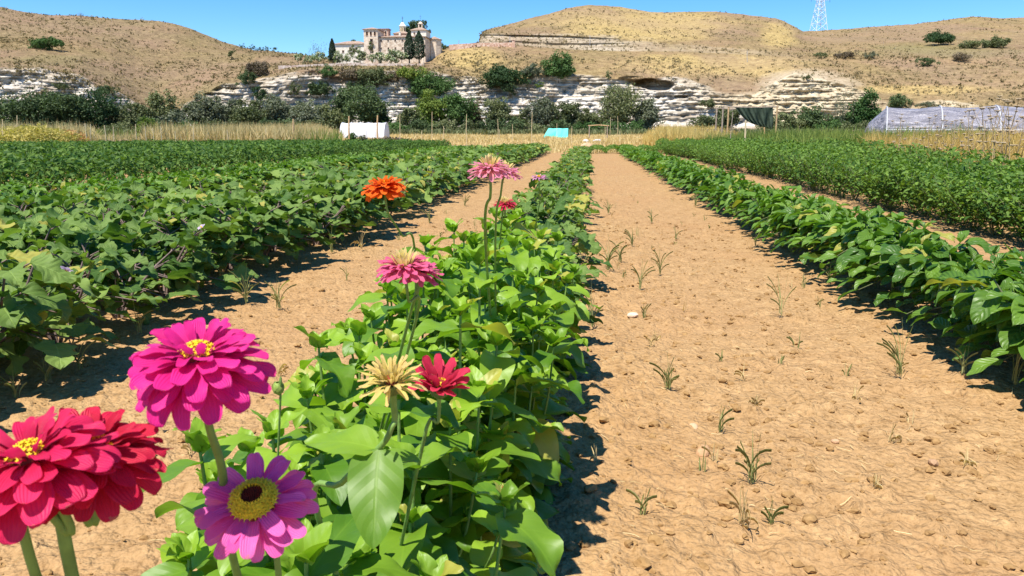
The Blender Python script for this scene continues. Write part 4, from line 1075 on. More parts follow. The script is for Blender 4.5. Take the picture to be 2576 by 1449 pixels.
# ============================================================ BETWEEN FIELD AND CLIFF
M['cane'] = plain('cane', (.62, .50, .30), .2, 8, .7)
M['postwood'] = plain('post_wood', (.50, .34, .18), .3, 10, .85)
M['greywood'] = plain('grey_wood', (.34, .27, .21), .3, 10, .9)
M['plastic_white'] = plain('white_film', (.60, .60, .62), .12, 2, .5, .5, .3, .03)
def Dz(v, z): return (z - CAMH) / -(.000488) / (v - 338)
def gzs(p): return float(gz(p[0], p[1], False))
def post_g(name, u, vt_, D, wd, mat, label, cat, group=None, lean=0.):
    p = PD(u, 338, D); z = gzs(p)
    return post(name, u, vt_, 338, D, wd, mat, label, cat, group, lean, z0=z)
GC = 'tall cane stakes at the far end of the field'
cz_ = [(418 / 2.415, 'cane')]
canes = [  # u, vtop, D, lean, label
 (1086, 281, 62, 1, 'tall thin cane right of the yellow-topped tree'), (1175, 287, 56, -1, 'pale tall cane just left of the wooden pallet heap'), (1006, 288, 70, 0, 'tall cane before the white cliff gap'), (1338, 281, 56, 1, 'tall cane nearest left of the turquoise cover'),
 (1252, 299, 70, 0, 'medium cane left of the three tall ones near the dry plot'), (1289, 312, 72, 0, 'short cane midway in the dry plot'), (1116, 318, 58, 0, 'reddish short cane left of the pale tall one'), (1061, 328, 60, 0, 'shortest cane left of the dry plot'), (1256, 325, 76, 0, 'very short cane touching a medium cane'),
 (1401, 310, 78, 0, 'thin cane over the turquoise cover'), (1438, 318, 62, 1, 'slightly leaning cane right of the turquoise cover'), (1522, 318, 62, 0, 'cane at the right of the wooden goal frame'), (1534, 295, 88, 2, 'thin cane before the tallest airy tree'), (1554, 292, 88, 0, 'second thin cane before the tallest airy tree'), (1560, 330, 66, 0, 'stub of a cane in the dry grass right of the goal frame'),
 (65 * .629 * 1, 290, 47, 2, 'slightly leaning cane far left against yellow weeds'), (214, 310, 46, 0, 'cane at the left of the grey brush pile'), (225, 312, 48, 3, 'cane leaning away just right of another left of the brush pile'), (266, 315, 44, -3, 'cane leaning left before the brush pile'), (285, 318, 47, 0, 'upright cane in the middle of the brush pile'), (341, 312, 47, 0, 'upright cane right of the brush pile'), (368, 318, 46, -3, 'cane leaning left in the tall dry grass'), (386, 322, 48, -2, 'second leaning cane in the tall dry grass'), (404, 318, 46, 0, 'upright cane between two leaning ones in the dry grass'), (443, 330, 47, -3, 'short leaning cane in the dry grass'), (486, 316, 46, 0, 'upright cane near the middle of the left dry grass'), (521, 322, 50, 0, 'thin cane in the pale part of the dry grass'), (574, 326, 48, -3, 'leaning cane toward the right of the dry grass'), (667, 320, 50, 0, 'thin cane left of the wooden post'),
 (2388 * 0 + 1925 * 0 + 1020 * 0 + 3, 300, 46, 3, 'cane at the left border of the picture leaning inward'),
]
for (u, vt_, D, ln, lab) in canes:
    post_g('cane_stake', u, vt_, D, .045 if D < 75 else .05, M['cane'], lab, 'cane', GC, ln)
GP = 'wooden posts at the field end'
for (u, vt_, D, lab) in [(738, 299, 55, 'weathered wooden post alone in the left dry grass'), (878, 292, 62, 'wooden post before the left end of the white tunnel'), (950, 290, 62, 'wooden post before the right end of the white tunnel')]:
    post_g('wooden_post', u, vt_, D, .14, M['postwood'], lab, 'post', GP)

# white low tunnel
def tunnel(name, uc, wu, vtop, D, depth, label, mat, rz=0., bulge=.15, hoops=6, hoopmat=None, cat='tunnel'):
    p = PD(uc, 338, D); z = gzs(p); p[2] = z
    L_ = wu * .000488 * D; H = PD(uc, vtop, D)[2] - z
    root = empty(name, p, label, cat, rz=rz)
    th = np.linspace(0, np.pi, 15); nl = 40
    xs = np.linspace(-L_ / 2, L_ / 2, nl)
    hp = (np.linspace(0, hoops - 1, nl)) % 1
    sag = 1 - .045 * np.sin(np.pi * hp) ** 2
    V = []
    for i, x in enumerate(xs):
        for t in th:
            c_, s_ = math.cos(t), math.sin(t)
            wr = 1 + .02 * vn(x * 1.6, t * 3, 0, 5)
            V.append((x, -np.sign(c_) * abs(c_) ** .95 * depth / 2 * sag[i] * wr, max(s_, 0) ** .95 * H * sag[i] * wr))
    k = len(th); F = [(i * k + j, i * k + j + 1, (i + 1) * k + j + 1, (i + 1) * k + j) for i in range(nl - 1) for j in range(k - 1)]
    mb = MB(); mb.add(V, F)
    for e in (0, nl - 1):
        c0 = mb.n; ring = V[e * k:(e + 1) * k]; q = [(r[0] + (bulge if e else -bulge) * .6, r[1] * .62, r[2] * .62) for r in ring]
        cc = [(ring[0][0] + (bulge if e else -bulge), 0, 0)]
        mb.add(ring + q + cc, [(j, j + 1, k + j + 1, k + j) for j in range(k - 1)])
        mb.add(ring + q + cc, [(k + j, k + j + 1, 2 * k) for j in range(k - 1)])
    mb.build('cover', mat, root)
    for i in range(hoops):
        x = -L_ / 2 + L_ * i / (hoops - 1); hb = MB()
        hb.tube([(x, -np.sign(math.cos(t)) * abs(math.cos(t)) ** .95 * depth / 2 * 1.012, max(math.sin(t), 0) ** .95 * H * 1.012) for t in th], .035 if H < 2 else .05, 6)
        hb.build('hoop', hoopmat or mat, root)
    return root
tunnel('plant_tunnel', 918, 110, 308.5, 84, 2.2, 'small low white plastic tunnel behind two wooden posts', M['plastic_white'])
# turquoise cover over a frame
M['turq'] = plain('turquoise_sheet', (.10, .58, .50), .14, 2.5, .6, .3, .5, .05)
p = PD(1399, 338, 84); p[2] = gzs(p); s = .000488 * 84
root = empty('turquoise_cover', p, 'turquoise cloth stretched over a small frame in the dry plot', 'cover')
Hh = PD(1399, 322.5, 84)[2] - p[2]
mb = MB(); nx_, ny_ = 24, 10
X_, T_ = np.meshgrid(np.linspace(0, 1, nx_), np.linspace(0, 1, ny_))
xl = (-33 + 14 * T_) * s; xr = (30 + 0 * T_) * s
xx_ = xl + (xr - xl) * X_
V = np.stack([xx_, -.55 + .5 * T_ - .1 * np.sin(np.pi * T_) * np.abs(np.sin(X_ * np.pi * 2)) - .05 * vn(X_ * 9, T_ * 2, 0, 4), Hh * T_ * (1 - .03 * np.sin(X_ * np.pi * 2) ** 2)], -1).reshape(-1, 3)
I = (np.arange(ny_ - 1)[:, None] * nx_ + np.arange(nx_ - 1)[None]).ravel(); F = np.stack([I, I + 1, I + nx_ + 1, I + nx_], 1)
mb.add(V, F)
V2_ = V * np.array([1, -1, 1]) + np.array([0, .9, 0]); mb.add(V2_, F[:, ::-1])
top = [tuple(V[(ny_ - 1) * nx_ + i]) for i in range(nx_)]; tb_ = [tuple(V2_[(ny_ - 1) * nx_ + i]) for i in range(nx_)]
mb.add(top + tb_, [(i, i + 1, nx_ + i + 1, nx_ + i) for i in range(nx_ - 1)])
mb.build('cloth', M['turq'], root)
for xq in (-19, 5, 29):
    fb = MB(); fb.tube([(xq * s, 0, -.2), (xq * s, 0, Hh * .98)], .03, 6); fb.build('frame_post', M['greywood'], root)
# goal-like wooden frame with things on the ground
p = PD(1505, 338, 82); p[2] = gzs(p); s = .000488 * 82
root = empty('goal_frame', p, 'goal shaped frame of thin poles in the dry plot', 'frame')
Hf = PD(1505, 315, 82)[2] - p[2]
for xq in (-22.5, 22.5):
    mb = MB(); mb.tube([(xq * s, 0, -.2), (xq * s * .99, 0, Hf)], .055, 6); mb.build('upright', M['greywood'], root)
mb = MB(); mb.tube([(-26 * s, 0, Hf - .05), (0, -.03, Hf + .02), (26 * s, 0, Hf - .05)], .05, 6); mb.build('crossbar', M['postwood'], root)
def sack(u, D, wd, hd, mat, label, cat, name, grp=None):
    mb = MB(); d = 1 + .25 * vn(IV[:, 0] * 1.2 + u, IV[:, 1] * 1.2, IV[:, 2] * 1.2)
    mb.add(IV * d[:, None] * np.array([wd, wd * .6, hd]) + np.array([0, 0, hd * .7]), IF); o = mb.build(name, mat)
    p = PD(u, 338, D); o.location = (p[0], p[1], gzs(p)); tag(o, label, cat, grp)
sack(1474, 70, .26, .16, M['plastic_white'], 'small white sack at the left foot of the wooden frame', 'sack', 'white_sack', 'pale bundles near the wooden frame')
sack(1502, 72, .42, .14, M['plastic_white'], 'wide white bundle lying under the wooden frame', 'sack', 'white_sack', 'pale bundles near the wooden frame')
sack(1478, 57, .45, .24, plain('tan_rock', (.50, .34, .20), .3, 4), 'tan boulder in the dry grass in front of the wooden frame', 'rock', 'boulder')
# pallet heap
p = PD(1165, 338, 50); p[2] = gzs(p); root = empty('pallet_heap', p, 'low heap of old brown pallets at the field end', 'pallets')
g = np.random.default_rng(3)
for q, (x, z, a) in enumerate([(-.6, .12, .1), (.5, .12, -.12), (-.1, .3, .05)]):
    mb = MB()
    for i in range(6): mb.box((x, -.5 + i * .2, z + .07), (1.25, .12, .025), a + g.normal() * .02)
    for i in (-.5, 0, .5): mb.box((x + i, 0, z), (.09, 1.1, .09), a)
    mb.build('pallet', M['greywood'] if q != 1 else M['postwood'], root, smooth=False)
# mound beside tunnel
mb = MB(); d = 1 + .3 * vn(IV[:, 0] * 2, IV[:, 1] * 2, IV[:, 2] * 2)
C_ = rng.normal(size=(700, 3)) * np.array([.75, .5, .12]); C_[:, 2] = np.abs(C_[:, 2]) + .03
quads(mb, C_, .45, None, .6); o = mb.build('brush_heap', FOL['dead']); p = PD(985, 338, 72); o.location = (p[0], p[1], gzs(p)); tag(o, 'flat brown heap of cut weeds right of the white tunnel', 'heap')

# shade-net structure
p = PD(1895, 338, 60); p[2] = gzs(p); s = .000488 * 60
Hs = PD(1895, 268, 60)[2] - p[2]
root = empty('net_frame', p, 'tall pole frame carrying the dark green net', 'frame')
for xq, yq in ((-75, 0), (-55, 1.2), (53, 0), (-72, 3.4), (50, 3.4)):
    mb = MB(); mb.tube([(xq * s, yq, -.3), (xq * s * .99, yq, Hs + .05)], .06, 6); mb.build('upright', M['postwood' if xq > -60 else 'greywood'], root)
for yq in (0, 3.4):
    mb = MB(); mb.tube([(-78 * s, yq, Hs), (0, yq, Hs - .08), (57 * s, yq, Hs - .02)], .05, 6); mb.build('crossbar', M['greywood'], root)
M['net'] = plain('green_net', (.040, .058, .038), .3, 5, .8, .2, .4, .05)
mb = MB(); nx_, ny_ = 48, 26
X_, T_ = np.meshgrid(np.linspace(0, 1, nx_), np.linspace(0, 1, ny_))
left = 45 * (1 - (1 - T_) ** .6)    # swag pulled to the right
xx_ = (-46 + left * 1.05 + (50 - (-46 + left * 1.05)) * X_ * .92) * s
drop_ = T_ * (40 - 4 * X_) * s * (1 + .45 * X_)
zz_ = Hs - .06 - drop_
yy_ = -.08 + .13 * np.sin(X_ * 21 + T_ * 5) * (.3 + T_) + .05 * np.sin(X_ * 47)
mb.add(np.stack([xx_, yy_, np.maximum(zz_, .3)], -1).reshape(-1, 3), np.stack([(np.arange(ny_ - 1)[:, None] * nx_ + np.arange(nx_ - 1)[None]).ravel() + q for q in (0, 1, nx_ + 1, nx_)], 1))
o = mb.build('shade_net', M['net']); o.location = p; tag(o, 'dark green shade net hanging in folds from the pole frame', 'net')
post_g('wooden_post', 1876, 302, 42, .1, M['cane'], 'yellowish post at the near corner before the shade net', 'post', GP)
post_g('cane_stake', 1838, 282, 44, .05, M['greywood'], 'thin leaning grey stick left of the shade net', 'cane', GC, 6)

# wire fence left of the net
root = empty('wire_fence', PD(1800, 338, 62) * np.array([1, 1, 0]) + np.array([0, 0, .2]), 'short grey wire fence with sloping stakes beside the shade net', 'fence')
s = .000488 * 62
for q in range(8):
    mb = MB(); x = (-52 + q * 15) * s; mb.tube([(x, 0, -.2), (x + .12, .1, 1.25)], .03, 5); mb.build('stake', M['greywood'], root)
mb = MB()
for k_ in range(14): 
    x = (-52 + k_ * 7.6) * s
    mb.tube([(x, .02, .05), (x + .35, .02, 1.2)], .008, 4); mb.tube([(x + .35, .04, .05), (x, .04, 1.2)], .008, 4)
for z in (.2, .6, 1.0, 1.2): mb.tube([(-52 * s, .03, z), (53 * s, .03, z)], .01, 4)
mb.build('mesh_wire', M['iron'], root)

# big greenhouse
m, n, b = newmat('greenhouse_film', .38, .5)
nz = noise(n, .8, 5, scalev(n, objco(n), (1, 3, 1)), .6)
n.links.new(ramp(n, nz, [(.35, (.17, .16, .185)), (.65, (.29, .275, .31))]), b.inputs['Base Color']); bump(n, b, noise(n, 1.1, 4, scalev(n, objco(n), (.35, 1.6, 1.6)), .6, 1.6), 1.0, .5)
M['film'] = m
M['ghoop'] = plain('galvanised_hoop', (.42, .42, .44), .1, 3, .5)
D_ = 60; s = .000488 * D_
root = tunnel('greenhouse', 2172 + 430, 860, 266, D_, 6.5, 'long grey plastic film greenhouse at the right', M['film'], rz=-.30, bulge=1.7, hoops=9, hoopmat=M['ghoop'], cat='greenhouse')
root.location = Vector(PD(2225, 338, 60) * np.array([1, 1, 0])) + Vector((math.cos(-.30), math.sin(-.30), 0)) * (860 * s / 2) + Vector((0, 0, gzs(PD(2185, 338, 60))))
# base ribbon where the film is buried
g = np.random.default_rng(8)
L_ = 860 * s
mb = MB(); mb.tube([(-L_ / 2, -3.12, 1.15), (0, -3.13, 1.1), (L_ / 2, -3.12, 1.15)], .035, 5); mb.build('side_rail', M['plastic_white'], root)

# ============================================================ CROPS
def eggplant(name, seed, nl, hi, H=.5, Rr=.36):
    r = random.Random(seed)
    root = bpy.data.objects.new(name, None)
    lb, sb = MB(), MB()
    nb = 5 if hi else 4
    arms = []
    for k in range(nb):
        a = k * 6.283 / nb + r.uniform(-.4, .4); l_ = r.uniform(.14, .30)
        p = [(0, 0, -.03), (math.cos(a) * l_ * .3, math.sin(a) * l_ * .3, H * .3), (math.cos(a) * l_ * .8, math.sin(a) * l_ * .8, H * r.uniform(.5, .62)), (math.cos(a) * l_ * 1.15, math.sin(a) * l_ * 1.15, H * r.uniform(.72, .86))]
        arms.append((a, p))
        sb.tube(p, [.010, .008, .0065, .004], 6)
    for i in range(nl):
        a, p = arms[i % nb]
        t = (r.uniform(.12, 1.0) ** .85) * 2.999; j = int(t); f = t - j
        q = [p[j][k] * (1 - f) + p[j + 1][k] * f for k in range(3)]
        az = a + r.uniform(-1.3, 1.3); hgt = q[2] / H
        st = r.uniform(.04, .09)
        d = (math.cos(az), math.sin(az)); q2 = (q[0] + d[0] * st, q[1] + d[1] * st, q[2] + st * .5)
        q2 = (q2[0], q2[1], max(.1, q2[2]))
        sb.tube([q, q2], [.004, .0028], 4, cap=False)
        L_ = r.uniform(.13, .22) * (1.0 if hgt < .8 else .85)
        put_leaf(lb, q2, az - math.pi / 2, r.uniform(-.7, .45), r.uniform(-.5, .5), r.random(), L=L_, W=r.uniform(.54, .70), nt=20 if hi else 9, nu=6 if hi else 2, a=.42, b=.62, fold=.18, droop=r.uniform(.5, 1.3), wave=.09 if hi else .04, lobes=r.choice((3, 3.5, 4)) if hi else 3, lobe=.23, r=r)
    for i in range(nl // 4):
        a = r.uniform(0, 6.28); ra = r.uniform(.22, .40); z_ = r.uniform(.12, .26)
        sb.tube([(math.cos(a) * ra * .3, math.sin(a) * ra * .3, z_ + .06), (math.cos(a) * ra, math.sin(a) * ra, z_)], [.004, .003], 4, cap=False)
        put_leaf(lb, (math.cos(a) * ra, math.sin(a) * ra, z_), a + r.uniform(-.7, .7) - math.pi / 2, r.uniform(-.5, .1), r.uniform(-.5, .5), r.random(), L=r.uniform(.14, .2), W=.68, nt=18 if hi else 9, nu=6 if hi else 2, a=.42, b=.62, fold=.18, droop=.6, wave=.05, lobes=3.5, lobe=.2, r=r)
    for i in range(10 if hi else 5):       # small young leaves at the tips
        a, p = arms[i % nb]; q = p[-1]
        put_leaf(lb, q, r.uniform(0, 6.28), r.uniform(.3, 1.0), r.uniform(-.5, .5), r.uniform(.5, 1), L=r.uniform(.06, .10), W=.55, nt=8 if hi else 5, nu=2, a=.5, b=.8, fold=.3, droop=.8, wave=.05, lobes=2.5, lobe=.15, r=r)
    COL.objects.link(root)
    sb.build('stem', M['purple_stem'], root); lb.build('foliage', M['eggplant_leaf'], root)
    return root
def pepper(name, seed, nl, hi, H=.46, Rr=.3, mat='pepper_leaf'):
    r = random.Random(seed)
    root = bpy.data.objects.new(name, None); COL.objects.link(root)
    lb, sb = MB(), MB()
    sb.tube([(0, 0, -.03), (.01, 0, H * .4)], [.009, .007], 6)
    nb = 7; tips = []
    for k in range(nb):
        a = k * 6.283 / nb + r.uniform(-.3, .3); l_ = r.uniform(.08, .27); z1 = H * r.uniform(.62, .86)
        tips.append((a, (math.cos(a) * l_, math.sin(a) * l_, z1)))
        sb.tube([(.005, 0, H * .22), (math.cos(a) * l_ * .6, math.sin(a) * l_ * .6, H * .5), tips[-1][1]], [.006, .005, .003], 5)
    for i in range(nl):
        a, tp = tips[i % nb]; f = r.uniform(.2, 1) ** .8
        q = (tp[0] * f * 1.05, tp[1] * f * 1.05, H * .2 * (1 - f) + tp[2] * f)
        az = math.atan2(tp[1], tp[0]) + r.uniform(-1.2, 1.2)
        st = r.uniform(.02, .05); q2 = (q[0] + math.cos(az) * st, q[1] + math.sin(az) * st, q[2] + st * .4)
        L_ = r.uniform(.095, .17)
        put_leaf(lb, q2, az - math.pi / 2, r.uniform(-.75, .1), r.uniform(-.5, .5), r.random(), L=L_, W=r.uniform(.44, .56), nt=11 if hi else 5, nu=4 if hi else 2, a=.62, b=.85, fold=r.uniform(.15, .45), droop=r.uniform(.3, 1.1), wave=.05 if hi else .02, r=r)
    for i in range(nl // 4):
        a = r.uniform(0, 6.28); ra = r.uniform(.16, .34); z_ = r.uniform(.10, .24)
        put_leaf(lb, (math.cos(a) * ra, math.sin(a) * ra, z_), a + r.uniform(-.7, .7) - math.pi / 2, r.uniform(-.6, .1), r.uniform(-.5, .5), r.random(), L=r.uniform(.09, .15), W=.5, nt=10 if hi else 5, nu=4 if hi else 2, a=.62, b=.85, fold=.3, droop=.7, wave=.04, r=r)
        sb.tube([(math.cos(a) * ra * .4, math.sin(a) * ra * .4, z_ + .08), (math.cos(a) * ra, math.sin(a) * ra, z_)], [.003, .002], 4, cap=False)
    for i in range(nb * 3):
        a, tp = tips[i % nb]
        put_leaf(lb, tp, r.uniform(0, 6.28), r.uniform(.1, 1.1), r.uniform(-.4, .4), r.uniform(.4, 1), L=r.uniform(.05, .11), W=.48, nt=9 if hi else 5, nu=4 if hi else 2, a=.6, b=.85, fold=.35, droop=.7, wave=.04, r=r)
    sb.build('stem', M['crop_stem'], root); lb.build('foliage', M[mat], root)
    return root
def tomato(name, seed, nl, H=.72):
    r = random.Random(seed); g = np.random.default_rng(seed)
    root = bpy.data.objects.new(name, None); COL.objects.link(root)
    sb, lb = MB(), MB(); tips = []
    for k in range(9):
        a = k * .7 + r.uniform(-.3, .3); l_ = r.uniform(.08, .42); z1 = H * r.uniform(.6, .95)
        tips.append((math.cos(a) * l_, math.sin(a) * l_, z1))
        sb.tube([(0, 0, -.03), (math.cos(a) * l_ * .5, math.sin(a) * l_ * .5, H * .4), tips[-1]], [.007, .005, .003], 5)
    base = [leaf(L=1, W=.42, nt=4, nu=2, a=.6, b=.8, fold=.3, droop=d, wave=.03, r=r) for d in (.3, .7, 1.1)]
    for i in range(nl):
        tp = tips[i % 9]; f = r.uniform(.15, 1.05)
        sp = .11
        q = (tp[0] * f + r.gauss(0, sp), tp[1] * f + r.gauss(0, sp), max(.05, H * .12 + (tp[2] - H * .12) * f + r.gauss(0, .05)))
        V, F, UV = base[i % 3]; L_ = r.uniform(.05, .095)
        lb.add(xf(V * L_, orient(q, r.uniform(0, 6.28), r.uniform(-.9, .5), r.uniform(-.6, .6))), F, UV, r.random())
    sb.build('stem', M['crop_stem'], root); lb.build('foliage', M['tomato_leaf'], root)
    return root
ORD = ['nearest', 'second', 'third', 'fourth', 'fifth', 'sixth', 'seventh', 'eighth', 'ninth', 'tenth', 'eleventh', 'twelfth']
def row(kind, X, y0, y1, step, protos_hi, protos_lo, near_lbl, far_lbl, group, hi_y=9, sx=.05, scale=(.9, 1.12)):
    y = y0; k = 0
    while y < y1:
        pr = random.choice(protos_hi if y < hi_y else protos_lo)
        x = X + random.gauss(0, sx) + .06 * float(vn(y * .4, X))
        z = float(gz(x, y, False))
        lab = near_lbl.format(ORD[k]) if k < 8 else far_lbl
        o = copy_tree(pr, (x, y, z - .01), random.uniform(0, 6.28), random.uniform(*scale), lab, kind, group)
        y += step * random.uniform(.88, 1.12); k += 1
EH = [eggplant('eggplant_plant', 100 + i, 58, True) for i in range(5)]
EL = [eggplant('eggplant_plant', 120 + i, 46, False) for i in range(4)]
row('eggplant', -2.65, .7, 47, .52, EH, EL, 'large-leaved eggplant plant, {} from the camera in the row bordering the left path', 'far low eggplant plant down the row bordering the left path', 'eggplants in the row left of the narrow path', scale=(.95, 1.3))
row('eggplant', -3.45, .9, 47, .55, EH, EL, 'broad eggplant plant, {} from the camera in the second row from the left path', 'far low eggplant plant down the second row from the left path', 'eggplants in the second row left', hi_y=8, scale=(.95, 1.2))
row('eggplant', -4.5, 2.4, 47, .55, EH, EL, 'broad eggplant plant, {} from the camera in the third row, beside the brighter peppers', 'far low eggplant plant down the third row from the left path', 'eggplants in the third row left', hi_y=8, scale=(.95, 1.2))
row('eggplant', -.38, 3.9, 46, .5, EH, EL, 'eggplant plant, {} beyond the flowering zinnias in the middle row', 'far eggplant plant down the middle row between the two paths', 'eggplants in the middle row behind the zinnias', hi_y=9, sx=.06, scale=(.8, .98))
PH = [pepper('pepper_plant', 200 + i, 135, True) for i in range(5)]
PL = [pepper('pepper_plant', 220 + i, 95, False) for i in range(4)]
row('pepper plant', 2.0, 1.7, 47, .33, PH, PL, 'glossy pepper plant, {} from the camera in the row right of the wide path', 'far glossy pepper plant down the row right of the wide path', 'peppers in the row right of the wide path', hi_y=8, sx=.06, scale=(.95, 1.22))
row('pepper plant', -6.3, 4.0, 47, .36, PH[:2], PL, 'bright pepper plant, {} from the left picture edge in the row behind the eggplants', 'far bright pepper plant down the row behind the eggplants on the left', 'bright peppers behind the eggplants', hi_y=5, scale=(.95, 1.2))
row('pepper plant', -7.4, 4.6, 47, .4, PL, PL, 'bright pepper plant, {} from the left picture edge in the second pepper row left', 'far bright pepper plant down the second pepper row on the left', 'bright peppers in the second left pepper row', scale=(.95, 1.2))
TM = [tomato('bush_plant', 300 + i, 640) for i in range(5)]
TL = [tomato('bush_plant', 320 + i, 380) for i in range(4)]
for X, y0, lb_, dst in [(4.35, 3.6, 'front', 47), (5.25, 5.6, 'second', 42), (6.15, 7.4, 'third', 38)]:
    row('bushy crop plant', X, y0, dst, .46 if X < 5 else .5, TM, TL, 'dense bush with small dark leaves, {} from the camera, in the %s right row' % lb_, 'far dense bush with small dark leaves down the %s right row' % lb_, 'small-leaved bushes in the %s right row' % lb_, hi_y=13, sx=.07, scale=(.92, 1.12))
for pr in EH + EL + PH + PL + TM + TL: drop(pr)
# the rest of the left field: rows too many to count from here
def field_rows(name, rows, y0f, y1, H, dens, sz, matn, label, hw=.42):
    mb = MB()
    for X in rows:
        y0_ = y0f(X)
        if y0_ > y1 - 1: continue
        n_ = int((y1 - y0_) * dens)
        yy = rng.uniform(y0_, y1, n_); t = rng.random(n_) ** .6
        ang = rng.uniform(-1.45, 1.45, n_)
        hl = H * (1 + .14 * vn(yy * 1.7, X) + .08 * vn(yy * 5, X * 3))
        xx = X + np.sin(ang) * hw * (.75 + .3 * t) + .05 * vn(yy, X * 2); zz = np.abs(np.cos(ang)) ** .7 * hl * (.55 + .45 * t)
        Cc = np.stack([xx, yy, gz(xx, yy, False) + zz], 1)
        nr_ = np.stack([np.sin(ang) * .7, -.25 + 0 * ang, np.cos(ang)], 1)
        quads(mb, Cc, sz * rng.uniform(.6, 1.3, n_), nr_, .5, None)
    o = mb.build(name, M[matn], smooth=False); tag(o, label, 'crop', kind='stuff')
def y_left(X): return max(3.0, -X / .75 - 1.5)
field_rows('crop_field', [-8.5 - 1.02 * i for i in range(32)], y_left, 48, .74, 260, .12, 'tomato_leaf', 'dense dark green crop rows filling the far left field')
field_rows('crop_field', [.5 + i * .9 for i in range(8)], lambda X: 44.5, 48.5, .42, 260, .12, 'tomato_leaf', 'low green crop strip closing the far end of the paths', .5)
field_rows('crop_field', [4.35, 5.3, 6.2, 7.1, 8.0, 8.9], lambda X: {4.35: 46.5, 5.3: 41.5, 6.2: 37.5}.get(X, 13 + (X - 7) * 7), 50, .78, 220, .12, 'tomato_leaf', 'far end of the small-leaved bush rows on the right')
# eggplant blossoms
def blossom(u, v, Y, lab):
    mb = MB()
    for k in range(5):
        V, F, UV = leaf(L=.024, W=.7, nt=4, nu=2, a=.5, b=.5, fold=.1, droop=.5, wave=.03)
        mb.add(xf(V, orient((0, 0, 0), k * 1.2566, .2)), F, UV, .5)
    mb.lathe([(.004, 0), (.004, .009), (.001, .012)], 6, None, 1)
    o = mb.build('eggplant_flower', [M['lilac'], M['disc_yellow']]); o.location = PY(u, v, Y); o.rotation_euler = (.6, .2, u)
    tag(o, lab, 'flower', 'pale eggplant flowers')
M['lilac'] = petalmat('lilac_petal', (.42, .30, .55), (.75, .66, .82))
blossom(166, 682, 2.35, 'pale lilac eggplant flower above the big lobed leaf at left')
blossom(508, 573, 3.7, 'small pale eggplant flower in the shade of the left rows')

# ============================================================ WEEDS ON THE PATHS
def tuft(u, v, hpx, nb_, lab, matn='weed_leaf', spread=.5, wd=.006):
    p = ground_hit(u, v); p[2] = float(gz(p[0], p[1]))
    H = hpx * .000488 * p[1] * 1.25; nb_ = int(nb_ * 1.9); wd = wd * .7
    mb = MB(); r = random.Random(int(u + v))
    for k in range(nb_):
        a = r.uniform(0, 6.28); le = abs(r.gauss(.25, spread)); h = H * r.uniform(.45, 1.05)
        if k == 0: le, h = .08, H
        s_ = np.linspace(0, 1, 7); le = min(le, .75) if spread < 1 else le; th = le * (s_ ** 1.3) * 1.7
        dx = np.cumsum(np.sin(th)) * h / 6; dz = np.cumsum(np.cos(th)) * h / 6
        wv_ = wd * (1 - s_ ** 2.2) * r.uniform(.6, 1.2) / 2 + .0003
        c_, q_ = math.cos(a), math.sin(a)
        px, py = dx * c_ + r.gauss(0, .006), dx * q_ + r.gauss(0, .006)
        A = np.stack([px - q_ * wv_, py + c_ * wv_, np.maximum(dz, .006) - .002], 1); B_ = np.stack([px + q_ * wv_, py - c_ * wv_, np.maximum(dz, .006) - .002], 1)
        Cm = np.stack([px, py, dz - .01 - wv_ * .5], 1)
        mb.add(np.vstack([A, Cm, B_]), [(j, j + 1, 8 + j, 7 + j) for j in range(6)] + [(7 + j, 8 + j, 15 + j, 14 + j) for j in range(6)], None, r.random())
    o = mb.build('grass_tuft', M[matn]); o.location = p
    tag(o, lab, 'weed', 'grass weeds on the bare soil')
